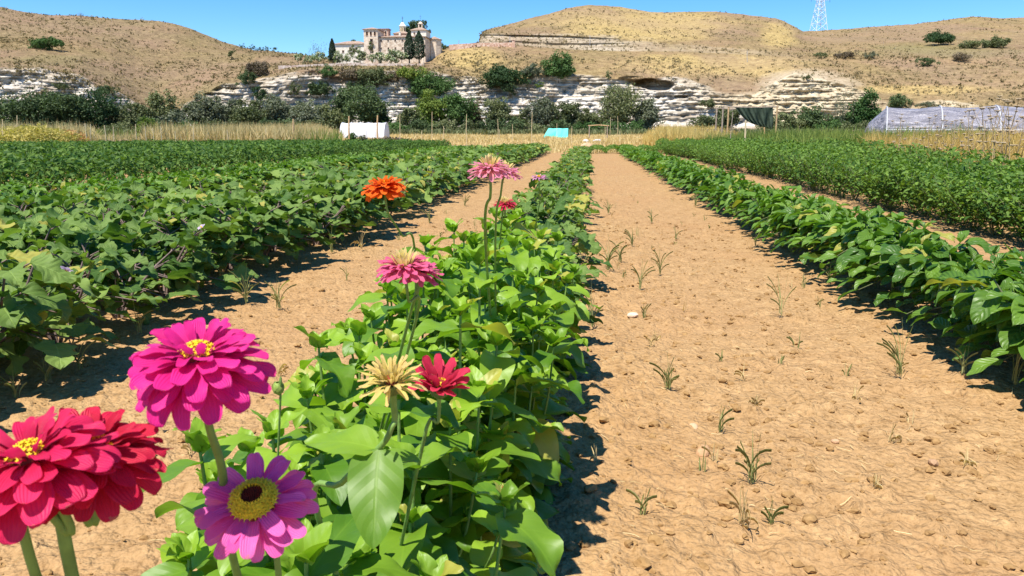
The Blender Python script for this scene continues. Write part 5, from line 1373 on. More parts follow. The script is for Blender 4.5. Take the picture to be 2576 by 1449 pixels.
for t in [(1490, 832, 95, 7, 'upright grass tuft right beside the zinnia row on the wide path'), (1963, 800, 82, 5, 'lone upright tuft halfway to the pepper row'), (2262, 960, 112, 7, 'tallest dark green tuft near the pepper row'), (1680, 995, 70, 11, 'wide sprawling tuft in the middle of the wide path'), (1890, 1230, 110, 8, 'tuft of long leaning blades low on the wide path'), (1866, 1340, 90, 6, 'yellowish dry tuft below the leaning one', 'straw'), (1940, 1330, 60, 4, 'broken flat blades beside the yellowish tuft'),
          (1530, 690, 70, 9, 'sprawling tuft close to the middle row halfway down'), (1610, 730, 60, 7, 'tuft right of the sprawling one by the middle row'), (1560, 660, 48, 6, 'small tuft near the middle row eggplants'), (1660, 690, 60, 5, 'thin tall tuft left of the path centre'), (1465, 700, 60, 7, 'tuft at the foot of the last zinnia'), (1590, 620, 36, 6, 'small far tuft on the left half of the wide path'), (1640, 560, 28, 6, 'distant tuft in the middle of the wide path'), (1530, 540, 26, 7, 'distant tuft beside the middle row'), (1700, 600, 28, 4, 'distant thin tuft right of the path centre'), (1720, 785, 22, 2, 'tiny yellow shoot on the wide path', 'gold_blade'), (1620, 800, 30, 5, 'small wilted tuft beside the pale stone'), (1650, 860, 22, 7, 'low wilted tuft under the pale stone', 'straw'), (1870, 965, 34, 3, 'single pale shoot right of the sprawling tuft', 'straw'), (1900, 1035, 24, 9, 'matted dry tuft in the middle of the path', 'straw'), (2130, 945, 26, 4, 'small dark leaning tuft left of the tall green one'), (2150, 1010, 44, 4, 'dry reddish tuft below the small leaning one', 'straw'), (2420, 960, 70, 5, 'tuft at the foot of the nearest peppers'), (2550, 1000, 130, 6, 'tall blades at the right picture edge under the peppers'), (1990, 640, 26, 4, 'small tuft by the far part of the pepper row'), (2020, 730, 30, 4, 'small tuft close to the middle of the pepper row'),
          (1900, 620, 40, 5, 'grass at the edge of the pepper row half way down'), (2090, 720, 40, 5, 'grass at the edge of the nearer pepper row'), (1750, 520, 30, 6, 'grass edging the distant pepper row'), (2200, 600, 40, 6, 'grass between peppers and dark bushes'), (2330, 640, 40, 6, 'grass in the strip between peppers and dark bushes'),
          (700, 780, 70, 8, 'pale tuft at the left path beside the eggplants'), (620, 770, 80, 9, 'grass tuft under the eggplant leaves at the left path'), (560, 730, 110, 8, 'tall dark blades rising among the left eggplants'), (460, 700, 60, 6, 'grass in the shade of the left eggplants'), (200, 930, 70, 9, 'green tuft in the shade at lower left'), (120, 960, 55, 8, 'grass in the dark shade at the left edge'), (40, 1000, 60, 8, 'grass at the left picture edge on the shaded soil'), (350, 840, 70, 6, 'thin grass at the edge of the dark eggplant shade'), (835, 640, 55, 6, 'tuft at the edge of the left row further on'), (910, 635, 40, 6, 'dry low tuft on the left path', 'straw'), (700, 945, 40, 4, 'thin pale stalks behind the magenta flower', 'straw'), (480, 1150, 50, 4, 'thin dry stalks on the soil left of the magenta stem', 'straw'), (1080, 560, 34, 7, 'distant tuft on the left path'), (1170, 520, 26, 7, 'distant tuft at the bend of the left path'), (1500, 1180, 40, 4, 'curled dry blades right of the lowest zinnia leaves', 'straw'), (1370, 1350, 30, 3, 'curled dry thread of grass at the zinnia foot', 'straw'), (2240, 1120, 40, 4, 'crossed dry stalks on the right side of the path', 'straw'), (2200, 1240, 30, 6, 'loose dry roots low on the right of the path', 'straw'), (2430, 1180, 34, 5, 'dry grass bits at the far right of the path', 'straw')]:
    mt_ = t[5] if len(t) > 5 else 'weed_leaf'
    tuft(t[0], t[1], t[2], t[3], t[4], mt_, 1.2 if mt_ == 'straw' else .8, .005 if t[1] > 700 else .009)

random.seed(21)
for k in range(46):
    on_wide = k % 3 != 2
    Yk = random.uniform(2.2, 13); Xk = (random.uniform(.05, 1.45) if on_wide else random.uniform(-1.95, -.95))
    vv = 338 + 1.05 * 814 / Yk / .3975; uu_k = 1481 + Xk / Yk * 814 / .3975
    tuft(uu_k, vv, random.uniform(.05, .13) / .000488 / Yk / 1.5, random.randint(2, 4), 'small low grass tuft on the wide path' if on_wide else 'small low grass tuft on the narrow left path', random.choice(['weed_leaf', 'weed_leaf', 'straw']), .8, .006)
# ============================================================ DRY GRASS BELTS
def belt(name, xy, H, wd, tint, matn, label, lean=.25):
    xy = np.asarray(xy); P = np.column_stack([xy, gz(xy[:, 0], xy[:, 1], False)])
    mb = MB(); blades(mb, P, H, wd, lean, tint)
    o = mb.build(name, M[matn]); tag(o, label, 'grass', kind='stuff')
def region(n_, u0, u1, D0, D1):
    u = rng.uniform(u0, u1, n_); D = np.sqrt(rng.uniform(D0 ** 2, D1 ** 2, n_))
    p = PD(u, 338, D); return p[:, :2], u, D
def keepnoise(xy, sc=.25, th=-.2): return vn(xy[:, 0] * sc, xy[:, 1] * sc, 0, 61) > th
xy, u, D = region(60000, -300, 860, 49, 72)
hh = 1.35 + .45 * vn(xy[:, 0] * .12, xy[:, 1] * .1, 0, 62) + .25 * rng.normal(size=len(xy)); hh = hh * np.interp(u, [-300, 300, 800, 860], [1, 1, 1.05, .7])
hh = hh * np.where((u > 235) & (u < 360), .65, 1)
k_ = keepnoise(xy, .3, -.55)
belt('dry_grass', xy[k_], np.clip(hh[k_], .4, 2), .05, None, 'dry_blade', 'tall pale dry grass behind the left crops')
xy, u, D = region(16000, -300, 860, 48, 56)
k_ = keepnoise(xy, .25, .15) | ((u < 130) & (D < 54))
belt('green_weeds', xy[k_], np.clip(.85 + .45 * rng.normal(size=k_.sum()), .3, 1.6), .06, None, 'green_blade', 'green and yellow weeds among the tall dry grass')
xy, u, D = region(60000, 800, 1830, 46.5, 120)
belt('dry_grass', xy, np.clip(.16 + .07 * rng.normal(size=len(xy)), .05, .4) * (1 + .8 * (vn(xy[:, 0] * .2, xy[:, 1] * .2, 0, 63) > .3)), .06, None, 'dry_blade', 'short straw coloured grass on the dry plot', .5)
xy, u, D = region(14000, 1620, 1860, 50, 75)
belt('dry_grass', xy, np.clip(1.1 * np.interp(u, [1620, 1665, 1800, 1860], [.5, 1.25, 1.0, .5]) + .2 * rng.normal(size=len(xy)), .2, 1.8), .05, None, 'gold_blade', 'tall golden grass left of the shade net')
# fennel-like weeds and gold grass in front of the greenhouse
def right_zone(n_, x0, x1, y0, y1):
    x = rng.uniform(x0, x1, n_); y = rng.uniform(y0, y1, n_); return np.column_stack([x, y])
xy = right_zone(110000, 7.6, 30, 10, 56)
uu_ = 1481 + xy[:, 0] / xy[:, 1] * 814 / .3975
k_ = (uu_ > 2150) & (uu_ < 2850) & (xy[:, 0] > 6.9 + xy[:, 1] * .05) & keepnoise(xy, .4, -.6); xy_ = xy[k_]
belt('gold_grass', xy_, np.clip(.92 + .22 * vn(xy_[:, 0] * .6, xy_[:, 1] * .3, 0, 66) + .16 * rng.normal(size=len(xy_)), .2, 1.3), .022, None, 'gold_blade', 'golden ripe grass between crops and greenhouse', .3)
k_ = (uu_ > 1780) & (uu_ < 2450) & (xy[:, 1] > 30) & keepnoise(xy, .35, -.25)
xy_ = np.vstack([xy[k_], right_zone(16000, 6.5, 16, 44, 58)])
belt('green_weeds', xy_, np.clip(.85 + .3 * vn(xy_[:, 0] * .4, xy_[:, 1] * .3, 0, 67) + .25 * rng.normal(size=len(xy_)), .2, 1.7), .045, None, 'green_blade', 'tall green feathery weeds before the shade net and greenhouse', .3)
# floor of the tree belt
xy, u, D = region(40000, -500, 2700, 240, 282)
belt('undergrowth', xy, rng.uniform(.6, 2.4, len(xy)), .55, None, 'green_blade', 'low dark undergrowth filling the foot of the trees', .5)
bpy.data.objects['undergrowth'].data.materials[0] = FOL['olive']
# left: yellow bush and grey brush pile
def mound(name, u, D, W, H, matn, label, cat, n_=1400, q=.35, asp=.15, z0=0.):
    g = np.random.default_rng(int(u)); p = PD(u, 338, D); p[2] = gzs(p)
    off = g.normal(size=(n_, 3)); off /= np.linalg.norm(off, axis=1)[:, None]; off *= g.random((n_, 1)) ** .35
    off[:, 2] = np.abs(off[:, 2]); off *= (1 + .3 * vn(off[:, 0] * 2, off[:, 1] * 2, off[:, 2] * 2, 4))[:, None]
    mb = MB(); quads(mb, off * np.array([W / 2, W / 2.5, H]), q * g.uniform(.5, 1.3, n_), off + np.array([0, 0, .2]), asp, None, 0, g)
    o = mb.build(name, matn, smooth=False); o.location = p; return tag(o, label, cat)
M['yellow_bush'] = leafmat('yellow_bush', (.26, .23, .05), (.60, .50, .18), .6, .2, .3, 0)
M['rust'] = leafmat('rust_leaf', (.34, .17, .06), (.62, .38, .16), .7, .2, .25, 0)
mound('yellow_bush', 88, 46, 4.6, 1.75, M['yellow_bush'], 'yellow drying bush at the far left of the field end', 'bush', 7000, .22, .3)
mound('rust_bush', 175, 47, 2.2, 1.5, M['rust'], 'orange-brown dry bush right of the yellow one', 'bush', 3000, .2, .25)
mound('green_bush', 14, 48, 2.2, 1.2, FOL['fresh'], 'green weed clump at the very left of the field end', 'bush', 1200, .3, .4)
mound('tall_weed', 372, 54, 1.6, 2.5, FOL['yellow'], 'tall yellow-green weed standing out of the dry grass', 'weed', 900, .35, .3)
mound('leafy_weed', 886, 66, 1.0, 1.15, FOL['fresh'], 'leafy green weed at the left corner of the white tunnel', 'weed', 500, .3, .35)
mound('grey_weed', 912, 66, .9, .85, FOL['grey'], 'grey-green weed in front of the white tunnel', 'weed', 300, .3, .3)
pb_ = PD(308, 338, 47); pb_[2] = gzs(pb_)
mb = MB(); g = np.random.default_rng(4)
for k_ in range(420):
    a = g.uniform(0, 6.28); c_ = g.normal(size=3) * np.array([1.25, .6, .28]); c_[2] = abs(c_[2]) + .05; c_[2] = min(c_[2], .85 - .22 * abs(c_[0])) if abs(c_[0]) < 3 else .1
    l_ = g.uniform(.3, .9); d_ = np.array([math.cos(a), math.sin(a) * .6, g.normal() * .35]) * l_ / 2
    mb.tube([c_ - d_, c_ + g.normal(size=3) * .04, c_ + d_], [.012, .010, .005], 4, cap=False, tint=g.random())
o = mb.build('brush_pile', plain('brush', (.30, .20, .15), .35, 3, .9)); o.location = pb_
tag(o, 'grey-brown pile of cut branches among the cane stakes', 'brush pile')

# dried umbel stalks (wild carrot) before the greenhouse
def umbel(seed):
    r = random.Random(seed); root = bpy.data.objects.new('dry_umbel', None); COL.objects.link(root)
    sb, hb = MB(), MB(); H = 1.0
    lean = r.uniform(-.12, .12)
    pts = [(lean * t * t, .04 * math.sin(t * 5 + seed), H * t) for t in (0, .25, .5, .75, 1)]
    sb.tube(pts, [.006, .0055, .005, .004, .003], 5)
    heads = [(pts[-1], .034)]
    for k in range(r.randint(3, 6)):
        t = r.uniform(.4, .85); a = r.uniform(0, 6.28); l_ = r.uniform(.10, .22)
        b0 = (lean * t * t, 0, H * t); b1 = (b0[0] + math.cos(a) * l_, math.sin(a) * l_, H * t + l_ * 1.2)
        sb.tube([b0, ((b0[0] + b1[0]) / 2, (b0[1] + b1[1]) / 2, b0[2] + l_ * .5), b1], [.003, .0025, .002], 4); heads.append((b1, .024))
    for (p, w_) in heads:
        for k in range(10):
            a = k * .63; e = (p[0] + math.cos(a) * w_ * .8, p[1] + math.sin(a) * w_ * .8, p[2] + w_ * .7)
            hb.tube([p, e], [.002, .002], 3, cap=False)
            hb.lathe([(.003, -.004), (.008, .002), (.004, .006), (.001, .007)], 5, Matrix.Translation(e))
        hb.lathe([(.01, w_ * .62), (w_ * .72, w_ * .72), (w_ * .3, w_ * .8), (.001, w_ * .8)], 9, Matrix.Translation(p))
    sb.build('stalk', M['umbel_stem'], root); hb.build('seed_heads', M['umbel_head'], root)
    return root
M['umbel_stem'] = plain('umbel_stem', (.36, .26, .13), .3, 8, .8)
M['umbel_head'] = plain('umbel_head', (.46, .36, .24), .3, 30, .8)
UP = [umbel(i) for i in range(6)]
UL = [(2270, 300, 22), (2258, 308, 21), (2287, 312, 20), (2305, 322, 22), (2345, 300, 19), (2362, 306, 20), (2352, 322, 21), (2385, 320, 20), (2410, 328, 21), (2433, 300, 18), (2447, 282, 17), (2470, 277, 17), (2458, 296, 18), (2500, 258, 15), (2512, 276, 16), (2490, 284, 16), (2528, 262, 15), (2541, 272, 16), (2551, 262, 15), (2560, 300, 18), (2572, 292, 17), (2480, 306, 19), (2520, 310, 19), (2535, 296, 18), (2400, 306, 20), (2320, 330, 24), (2375, 332, 24), (2455, 322, 22), (2150, 330, 36), (2190, 336, 34), (2215, 330, 36)]
for i, (u, vt_, D) in enumerate(UL):
    p = PD(u, 338, D); z = gzs(p); H = PD(u, vt_, D)[2] - z
    lab = 'dried flower stalk %s' % ['with flat brown heads', 'with several branching heads', 'leaning slightly'][i % 3] + (' before the left end of the greenhouse' if u < 2330 else ' before the middle of the greenhouse film' if u < 2440 else ' standing tall near the right picture edge')
    copy_tree(UP[i % 6], (p[0], p[1], z), random.uniform(0, 6.28), max(.4, H), lab, 'dry plant', 'dried flower stalks before the greenhouse')
for q in UP: drop(q)

# ============================================================ ZINNIAS
PET = {
 'magenta': petalmat('petal_magenta', (.62, .012, .17), (.86, .035, .33)),
 'crimson': petalmat('petal_crimson', (.42, .006, .022), (.74, .02, .085)),
 'rose': petalmat('petal_rose', (.52, .006, .05), (.82, .03, .15)),
 'orchid': petalmat('petal_orchid', (.86, .06, .38), (.94, .20, .56)),
 'pink': petalmat('petal_pink', (.62, .10, .16), (.86, .16, .36)),
 'palepink': petalmat('petal_pale_pink', (.80, .33, .33), (.86, .28, .48)),
 'lilacpink': petalmat('petal_lilac_pink', (.66, .20, .48), (.84, .42, .68)),
 'wine': petalmat('petal_wine', (.42, .012, .035), (.80, .05, .12)),
 'orange': petalmat('petal_orange', (.80, .07, .006), (.90, .20, .01)),
 'buff': petalmat('petal_buff', (.74, .62, .14), (.88, .62, .26)),
 'cream': petalmat('petal_cream', (.82, .66, .12), (.88, .72, .36)),
}
def flower(parent, pos, nrm, dia, style, colr, seed=0):
    """flower_head (calyx) > petals, disc; returns matrix of the head in the plant's frame"""
    r = random.Random(seed)
    nrm = Vector(nrm).normalized()
    Mh = Matrix.Translation(pos) @ nrm.to_track_quat('Z', 'Y').to_matrix().to_4x4()
    Rr = dia / 2
    cal = MB(); q = Rr * (.30 if style != 'spiky' else .34)
    cal.lathe([(.003, -q * 1.15), (q * .55, -q * 1.0), (q * .95, -q * .55), (q * 1.02, -q * .15), (q * .9, 0.0)], 14)
    for k in range(36):       # overlapping scales
        a = k * 2.4; t = (k / 36); rr = q * (.7 + .35 * t); z = -q * (1.0 - .85 * t)
        V, F, UV = leaf(L=q * .5, W=.8, nt=3, nu=2, a=.4, b=.4, fold=.1, droop=.1, wave=0, up=0, r=r)
        cal.add(xf(V, orient((math.cos(a) * rr, math.sin(a) * rr, z), a - math.pi / 2, 1.25)), F, UV, r.random())
    ho = cal.build('flower_head', M['calyx'], parent); ho.matrix_local = Mh
    pb = MB()
    LS = {'double': [(15, -.50, 1.0, .40), (15, -.24, 1.0, .40), (14, -.02, .93, .39), (13, .18, .82, .38), (11, .42, .66, .36), (8, .75, .48, .34)],
          'loose': [(13, -.22, 1.0, .36), (12, .02, .97, .36), (7, .22, .85, .34)],
          'narrow': [(17, -.30, 1.0, .25), (17, -.08, .98, .24), (15, .14, .85, .24), (13, .38, .7, .22)],
          'cup': [(10, .32, .86, .36), (11, .62, .90, .34), (9, .92, .85, .32)],
          'spiky': [(13, -.1, .95, .17), (15, .35, .92, .15), (15, .8, .75, .15), (12, 1.15, .6, .16)],
          'star': [(13, -.05, 1.0, .24), (11, .15, .85, .22)]}[style]
    L0 = Rr * .93; r0 = Rr * .16
    for li, (n_, pit, ls, wr) in enumerate(LS):
        for k in range(n_):
            a = (k + .5 * (li % 2)) * 6.283 / n_ + r.gauss(0, .07)
            L_ = L0 * ls * r.uniform(.9, 1.05) * (1 / math.cos(min(abs(pit), .9)) ** .3)
            V, F, UV = leaf(L=L_, W=wr * r.uniform(.82, 1.1), nt=10, nu=6, a=.5, b=.30, fold=r.uniform(-.1, .3), droop=r.uniform(.15, .75), wave=.03, up=.16, r=r, blunt=True)
            zc = -q * .12 + li * q * .11
            pb.add(xf(V, orient((math.cos(a) * r0, math.sin(a) * r0, zc), a - math.pi / 2, pit + r.gauss(0, .07), r.gauss(0, .14))), F, UV, r.random())
    pb.build('petals', PET[colr], ho)
    db = MB(); rd = Rr * (.34 if style == 'loose' else .26)
    if style in ('double', 'cup', 'star'):
        db.lathe([(rd * 1.0, 0), (rd * .85, rd * .5), (rd * .5, rd * .8), (.0005, rd * .9)], 14, None, 1)
        n_ = 46
        for k in range(n_):
            t = (k / n_) ** .5; a = k * 2.4; rr = rd * t; z = rd * (.95 - .5 * t * t) + rd * .15
            if style == 'cup' and t < .5: continue
            _floret(db, rr, a, z, rd * .22, t * .6, r)
    elif style == 'loose':
        db.lathe([(rd * 1.15, 0), (rd * 1.0, rd * .55), (rd * .7, rd * .85), (rd * .35, rd * .78), (.0005, rd * .7)], 18, None, 1)
        for k in range(80):   # bristly dark centre
            t = (k / 80) ** .5 * .56; a = k * 2.4
            db.lathe([(rd * .05, 0), (rd * .03, rd * .15), (.0003, rd * .2)], 5, Matrix.Translation((rd * t * math.cos(a), rd * t * math.sin(a), rd * .74)), 1)
        for ring, cnt in ((.68, 22), (.84, 26), (.98, 28), (1.12, 30)):
            for k in range(cnt):
                _floret(db, rd * ring * r.uniform(.96, 1.04), k * 6.283 / cnt + ring * 3, rd * (1.42 - .78 * ring) + rd * r.uniform(0, .08), rd * .30, ring * .6, r)
    elif style in ('narrow', 'spiky'):
        for k in range(26 if style == 'narrow' else 14):
            t = (k / 26) ** .5; a = k * 2.4; V, F, UV = leaf(L=Rr * (.62 if style == 'narrow' else .45) * r.uniform(.8, 1.15), W=.2, nt=5, nu=2, a=.5, b=.2, fold=.5, droop=.1, wave=0, up=.1, r=r)
            db.add(xf(V, orient((rd * .8 * t * math.cos(a), rd * .8 * t * math.sin(a), 0), a - math.pi / 2, 1.35 - .5 * t)), F, UV, r.random(), 2)
        db.lathe([(rd * .7, 0), (rd * .6, rd * .7), (.0005, rd * .9)], 12, None, 1)
    db.build('disc', [M['disc_yellow'], M['disc_red'], PET['cream']], ho)
    return Mh
def _floret(mb, rr, a, z, s, tilt, r):
    Mx = Matrix.Translation((rr * math.cos(a), rr * math.sin(a), z)) @ Matrix.Rotation(a, 4, 'Z') @ Matrix.Rotation(tilt, 4, 'Y')
    mb.lathe([(s * .22, -s * 1.6), (s * .3, 0)], 5, Mx)
    V = [(0, 0, 0)]; F = []
    for k in range(5):
        b_ = k * 1.2566
        V += [(s * .35 * math.cos(b_ - .5), s * .35 * math.sin(b_ - .5), s * .1), (s * .85 * math.cos(b_), s * .85 * math.sin(b_), s * .3), (s * .35 * math.cos(b_ + .5), s * .35 * math.sin(b_ + .5), s * .1)]
        F += [(0, 1 + 3 * k, 2 + 3 * k), (0, 2 + 3 * k, 3 + 3 * k)]
    mb.add(xf(np.array(V), Mx), F)
def bezpath(pts, n=22):
    pts = [Vector(p) for p in pts]; out = []
    m_ = len(pts)
    for i in range(m_ - 1):
        p0, p1, p2, p3 = pts[max(i - 1, 0)], pts[i], pts[i + 1], pts[min(i + 2, m_ - 1)]
        for k in range(n // (m_ - 1) + 1):
            t = k / (n // (m_ - 1) + 1)
            out.append(.5 * ((2 * p1) + (-p0 + p2) * t + (2 * p0 - 5 * p1 + 4 * p2 - p3) * t * t + (-p0 + 3 * p1 - 3 * p2 + p3) * t ** 3))
    out.append(pts[-1]); return [tuple(o) for o in out]
def zinnia_leaves(mb, p, az, L_, r, hi=True, pit=.25, droop=1.0, tint=None):
    put_leaf(mb, p, az, pit, r.uniform(-.35, .35), r.random() if tint is None else tint, L=L_, W=r.uniform(.5, .66), nt=13 if hi else 8, nu=6 if hi else 4, a=.36, b=.75, fold=r.uniform(.1, .4), droop=droop, wave=r.uniform(.02, .07), up=.25, r=r)
def zinnia(X, Y, H, Rd, nb, seed, label, flowers=(), hi=True, nodes=6):
    H *= float(np.interp(Y, [.9, 1.3, 2.0, 3.6], [1.0, 1.1, 1.22, 1.2])); Rd *= 1.22; nb += 1; X -= .07
    """flowers: (u, v, Y, dia, normal, style, colour, waypoints[(u,v,Y)], stem radius)"""
    r = random.Random(seed)
    z0 = float(gz(X, Y)); root = empty('zinnia_plant', (X, Y, z0), label, 'zinnia', 'zinnias at the near end of the middle row')
    lb, sb = MB(), MB(); o = np.array([X, Y, z0])
    for k in range(nb):
        a = k * 6.283 / nb + r.uniform(-.4, .4); rr = Rd * r.uniform(.35, 1.0) if k else .03
        h = H * r.uniform(.72, 1.06) * (1 - .25 * (rr / Rd) ** 2)
        path = bezpath([(0, 0, -.03), (math.cos(a) * rr * .35, math.sin(a) * rr * .35, h * .3), (math.cos(a) * rr * .8, math.sin(a) * rr * .8, h * .65), (math.cos(a) * rr, math.sin(a) * rr, h)], 16)
        sb.tube(path, np.linspace(.0055, .0025, len(path)), 6)
        rot = r.uniform(0, 3.14)
        for j in range(nodes):
            f = .16 + .80 * j / (nodes - 1); q = path[int(f * (len(path) - 1))]
            for s_ in (0, math.pi):
                L_ = r.uniform(.11, .165) * (1.1 - .4 * (f - .22))
                zinnia_leaves(lb, q, rot + s_ + r.uniform(-.3, .3), L_, r, hi, r.uniform(-.45, .3), r.uniform(.5, 1.2))
            rot += 1.57 + r.uniform(-.2, .2)
        tp = path[-1]
        for j in range(5):
            zinnia_leaves(lb, tp, rot + j * 1.257, r.uniform(.045, .075) * (1 - .05 * j), r, hi, .55 + .1 * j, .5, r.uniform(.6, 1))
    for i, fl in enumerate(flowers):
        u, v, Yf, dia, nrm, style, colr, way, sr = fl
        hp = PY(u, v, Yf) - o
        nv = Vector(nrm).normalized(); neck = Vector(hp) - nv * dia * .16; n2 = Vector(hp) - nv * dia * .6
        pts = [tuple(neck), tuple(n2)] + [tuple(PY(*w_) - o) for w_ in way] + [(r.uniform(-.03, .03), r.uniform(-.03, .03), .12)]
        path = bezpath(pts, 30)
        st = MB(); n_ = len(path)
        st.tube(path, np.interp(np.linspace(0, 1, n_), [0, .08, .25, 1], [sr * 1.25, sr, sr * .85, sr * 1.1]), 9)
        st.build('flower_stem', M['zinnia_stem'], root)
        if style == 'bud': bud(root, hp, nrm, dia, colr)
        else: flower(root, tuple(hp), nrm, dia, style, colr, seed * 10 + i)
        # leaf pairs on the flower stem
        for f, L_ in ((.5, .07), (.75, .09)):
            q = path[int(f * (n_ - 1))]
            if q[2] < H * 1.02:
                a_ = r.uniform(0, 3.14)
                for s_ in (0, math.pi): zinnia_leaves(lb, q, a_ + s_, L_, r, hi)
    fo = lb.build('foliage', M['zinnia_leaf'], root); sb.build('stem', M['zinnia_stem'], root)
    return root, o
def bud(root, hp, nrm, dia, opening):
    b_ = MB(); R_ = dia / 2; r = random.Random(3)
    b_.lathe([(.002, -R_ * 1.2), (R_ * .75, -R_ * .9), (R_, -.1 * R_), (R_ * .85, R_ * .6), (R_ * .55, R_ * .95), (R_ * .4, R_ * .9)], 14)
    for k in range(30):
        a = k * 2.4; t = k / 30; ph = -.9 + 1.8 * t
        V, F, UV = leaf(L=R_ * .75, W=.8, nt=4, nu=2, a=.4, b=.5, fold=.1, droop=-.2, wave=0, up=0, r=r)
        b_.add(xf(V, orient((math.cos(a) * R_ * math.cos(ph * .8) * 1.02, math.sin(a) * R_ * math.cos(ph * .8) * 1.02, R_ * ph * .75 - R_ * .2), a - math.pi / 2, 1.35 + .5 * t)), F, UV, r.random())
    o = b_.build('flower_bud', M['bud_green'], root)
    o.matrix_local = Matrix.Translation(hp) @ Vector(nrm).normalized().to_track_quat('Z', 'Y').to_matrix().to_4x4()
    if opening:
        c_ = MB(); c_.lathe([(R_ * .45, R_ * .8), (R_ * .35, R_ * 1.0), (.0005, R_ * 1.05)], 10)
        c_.build('disc', M['disc_red'], o)
        y_ = MB()
        for k in range(12):
            V, F, UV = leaf(L=R_ * .45, W=.4, nt=3, nu=2, a=.4, b=.4, fold=.1, droop=.2, wave=0, up=0, r=r)
            y_.add(xf(V, orient((math.cos(k * .5236) * R_ * .5, math.sin(k * .5236) * R_ * .5, R_ * .85), k * .5236 - math.pi / 2, 1.0)), F, UV, .5)
        y_.build('petals', PET['cream'], o)
M['bud_green'] = plain('bud_green', (.22, .30, .06), .3, 120, .5, .3, .3, .001)
camv = (0.25, -1, 0)
def toward(t, lx=0.): return (lx, -math.tan(t), 1.0)
LP_ = lambda X, Y: None
# --- nearest plants with the big blurred flowers
zinnia(-.33, .62, .50, .15, 6, 1, 'zinnia with two big crimson flower heads at the lower left corner', [
    (80, 1160, .415, .090, (-.2, -.24, 1), 'double', 'rose', [(75, 1400, .43)], .0032),
    (232, 1140, .45, .088, (.18, -.14, 1), 'double', 'crimson', [(165, 1370, .45)], .0042)], nodes=5)
zinnia(-.27, .80, .52, .17, 7, 2, 'zinnia carrying the large magenta double flower on a straight stem', [
    (500, 905, .50, .091, (.05, -.24, 1), 'double', 'magenta', [(560, 1190, .53), (590, 1420, .60)], .0034)], nodes=5)
zinnia(-.22, .68, .46, .14, 6, 3, 'zinnia with the violet-pink flower and bright yellow ring at the bottom', [
    (643, 1268, .53, .084, (.05, -.62, 1), 'loose', 'orchid', [(700, 1440, .57)], .0026)], nodes=5)
rz, oz = zinnia(-.16, .98, .52, .17, 7, 4, 'zinnia with a fading yellow-buff head above a broad drooping leaf', [
    (985, 962, .74, .070, (0, -.22, 1), 'spiky', 'buff', [(985, 1075, .745), (960, 1120, .75), (860, 1215, .78), (800, 1300, .84)], .0034)], nodes=5)
big = MB(); rr_ = random.Random(9)
def bigleaf(u, v, Y, az, pit, L_, droop=.8, roll=0., o=oz, fold=.15, W=.56):
    V, F, UV = leaf(L=L_, W=W, nt=16, nu=6, a=.36, b=.72, fold=fold, droop=droop, wave=.03, up=.25, r=rr_)
    big.add(xf(V, orient(tuple(PY(u, v, Y) - o), az, pit, roll)), F, UV, rr_.random() * .6 + .2)
bigleaf(948, 1130, .75, 1.35, -.05, .085, .55, -.35)
bigleaf(955, 1128, .75, math.pi + .1, -.95, .10, .35, .1)
bigleaf(900, 1190, .77, -1.2, .2, .07)
big.build('upper_leaves', M['zinnia_leaf'], rz)
zinnia(-.26, 1.22, .56, .20, 7, 5, 'zinnia with the half-open wine-red flower behind the buff one', [
    (1106, 975, .98, .088, (.1, -.20, 1), 'cup', 'wine', [(1080, 1060, .99), (1050, 1180, 1.02)], .0026)])
zinnia(-.50, .98, .46, .15, 6, 21, 'low leafy zinnia at the bottom left behind the crimson heads', nodes=5)
zinnia(-.46, 1.18, .50, .17, 6, 6, 'leafy zinnia without open flowers left of the wine-red one', [
    (700, 975, 1.12, .018, (0, 0, 1), 'bud', None, [(705, 1010, 1.12)], .0018)])
zinnia(-.135, 1.50, .36, .10, 4, 7, 'small zinnia with one opening bud at the lower right edge of the row', [
    (1268, 1240, 1.16, .021, (.05, -.1, 1), 'bud', True, [(1255, 1340, 1.17), (1220, 1430, 1.20)], .0022)], nodes=4)
zinnia(-.20, 1.50, .56, .17, 7, 8, 'bushy zinnia between the opening bud and the wine-red flower', nodes=6)
zinnia(-.43, 1.62, .55, .17, 7, 9, 'zinnia with two rosy pink heads on the left edge of the row', [
    (1018, 672, 1.10, .084, (-.05, -.14, 1), 'narrow', 'pink', [(1040, 830, 1.2)], .0024),
    (1052, 682, 1.13, .070, (.12, -.1, 1), 'narrow', 'pink', [(1032, 790, 1.2)], .0026)])
zinnia(-.20, 1.86, .58, .19, 8, 10, 'leafy zinnia in the middle of the row right of the rosy pink heads')
zinnia(-.41, 2.08, .56, .17, 7, 11, 'zinnia with the single orange flower on a long bent stem', [
    (966, 470, 1.42, .078, (-.12, -.05, 1), 'double', 'orange', [(1010, 590, 1.48), (1045, 660, 1.6)], .0022)])
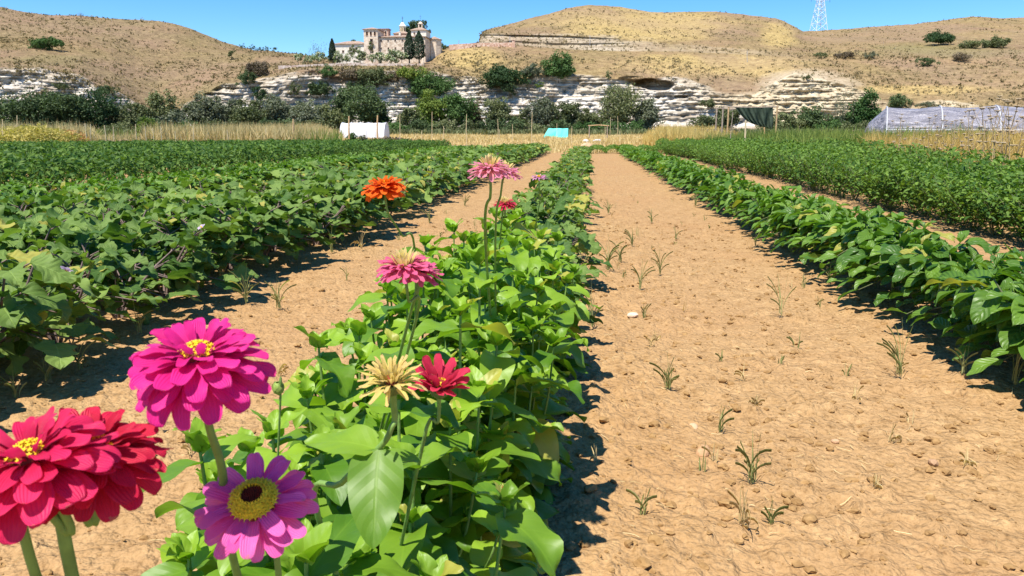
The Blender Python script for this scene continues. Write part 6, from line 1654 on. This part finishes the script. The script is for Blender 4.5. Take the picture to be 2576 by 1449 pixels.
zinnia(-.17, 2.28, .60, .19, 8, 12, 'zinnia with two pale pink heads standing highest in the row', [
    (1232, 424, 1.50, .082, (-.02, -.03, 1), 'narrow', 'palepink', [(1222, 620, 1.62)], .0030),
    (1268, 432, 1.62, .074, (.15, -.02, 1), 'narrow', 'palepink', [(1246, 620, 1.72)], .0024)])
zinnia(-.36, 2.58, .58, .17, 7, 13, 'leafy zinnia behind the orange flower stem')
zinnia(-.12, 2.78, .56, .17, 7, 14, 'leafy zinnia bulging toward the wide path on the right')
zinnia(-.32, 3.05, .58, .16, 7, 15, 'zinnia with the low magenta-red flower under the pale pink pair', [
    (1270, 512, 2.35, .066, (0, -.16, 1), 'narrow', 'wine', [(1262, 560, 2.4)], .0024)], hi=False)
zinnia(-.08, 3.3, .54, .15, 6, 16, 'leafy zinnia near the far end of the zinnia group, right side', hi=False)
zinnia(-.27, 3.55, .54, .16, 6, 17, 'zinnia with a small lilac-pink starry flower at the far end', [
    (1356, 446, 3.0, .062, (0, -.2, 1), 'star', 'lilacpink', [(1356, 500, 3.05), (1354, 530, 3.1)], .0022)], hi=False)
zinnia(-.50, 1.36, .44, .13, 5, 22, 'low leafy zinnia leaning over the narrow path beside the buff flower')
zinnia(-.48, 1.75, .46, .12, 5, 23, 'leafy zinnia on the left edge below the rosy pink heads')
zinnia(-.46, 2.25, .50, .13, 5, 24, 'leafy zinnia on the left edge under the orange flower')
zinnia(-.43, 2.8, .54, .13, 5, 25, 'leafy zinnia at the upper left edge of the zinnia group')
zinnia(-.10, 2.1, .5, .17, 6, 26, 'leafy zinnia on the right edge shading the wide path', nodes=6)
zinnia(-.14, 1.78, .46, .14, 6, 27, 'low leafy zinnia on the right edge above the opening bud')
# drip hose lying at the foot of the row
hm = MB(); ys_ = np.linspace(.3, 45, 120); hm.tube([(-.12 + .03 * math.sin(y * 1.3), y, float(gz(-.12, y, False)) + .012) for y in ys_], .008, 6)
o = hm.build('drip_hose', plain('black_hose', (.03, .03, .03), .2, 5, .5)); tag(o, 'thin black drip hose lying along the foot of the middle row', 'hose')
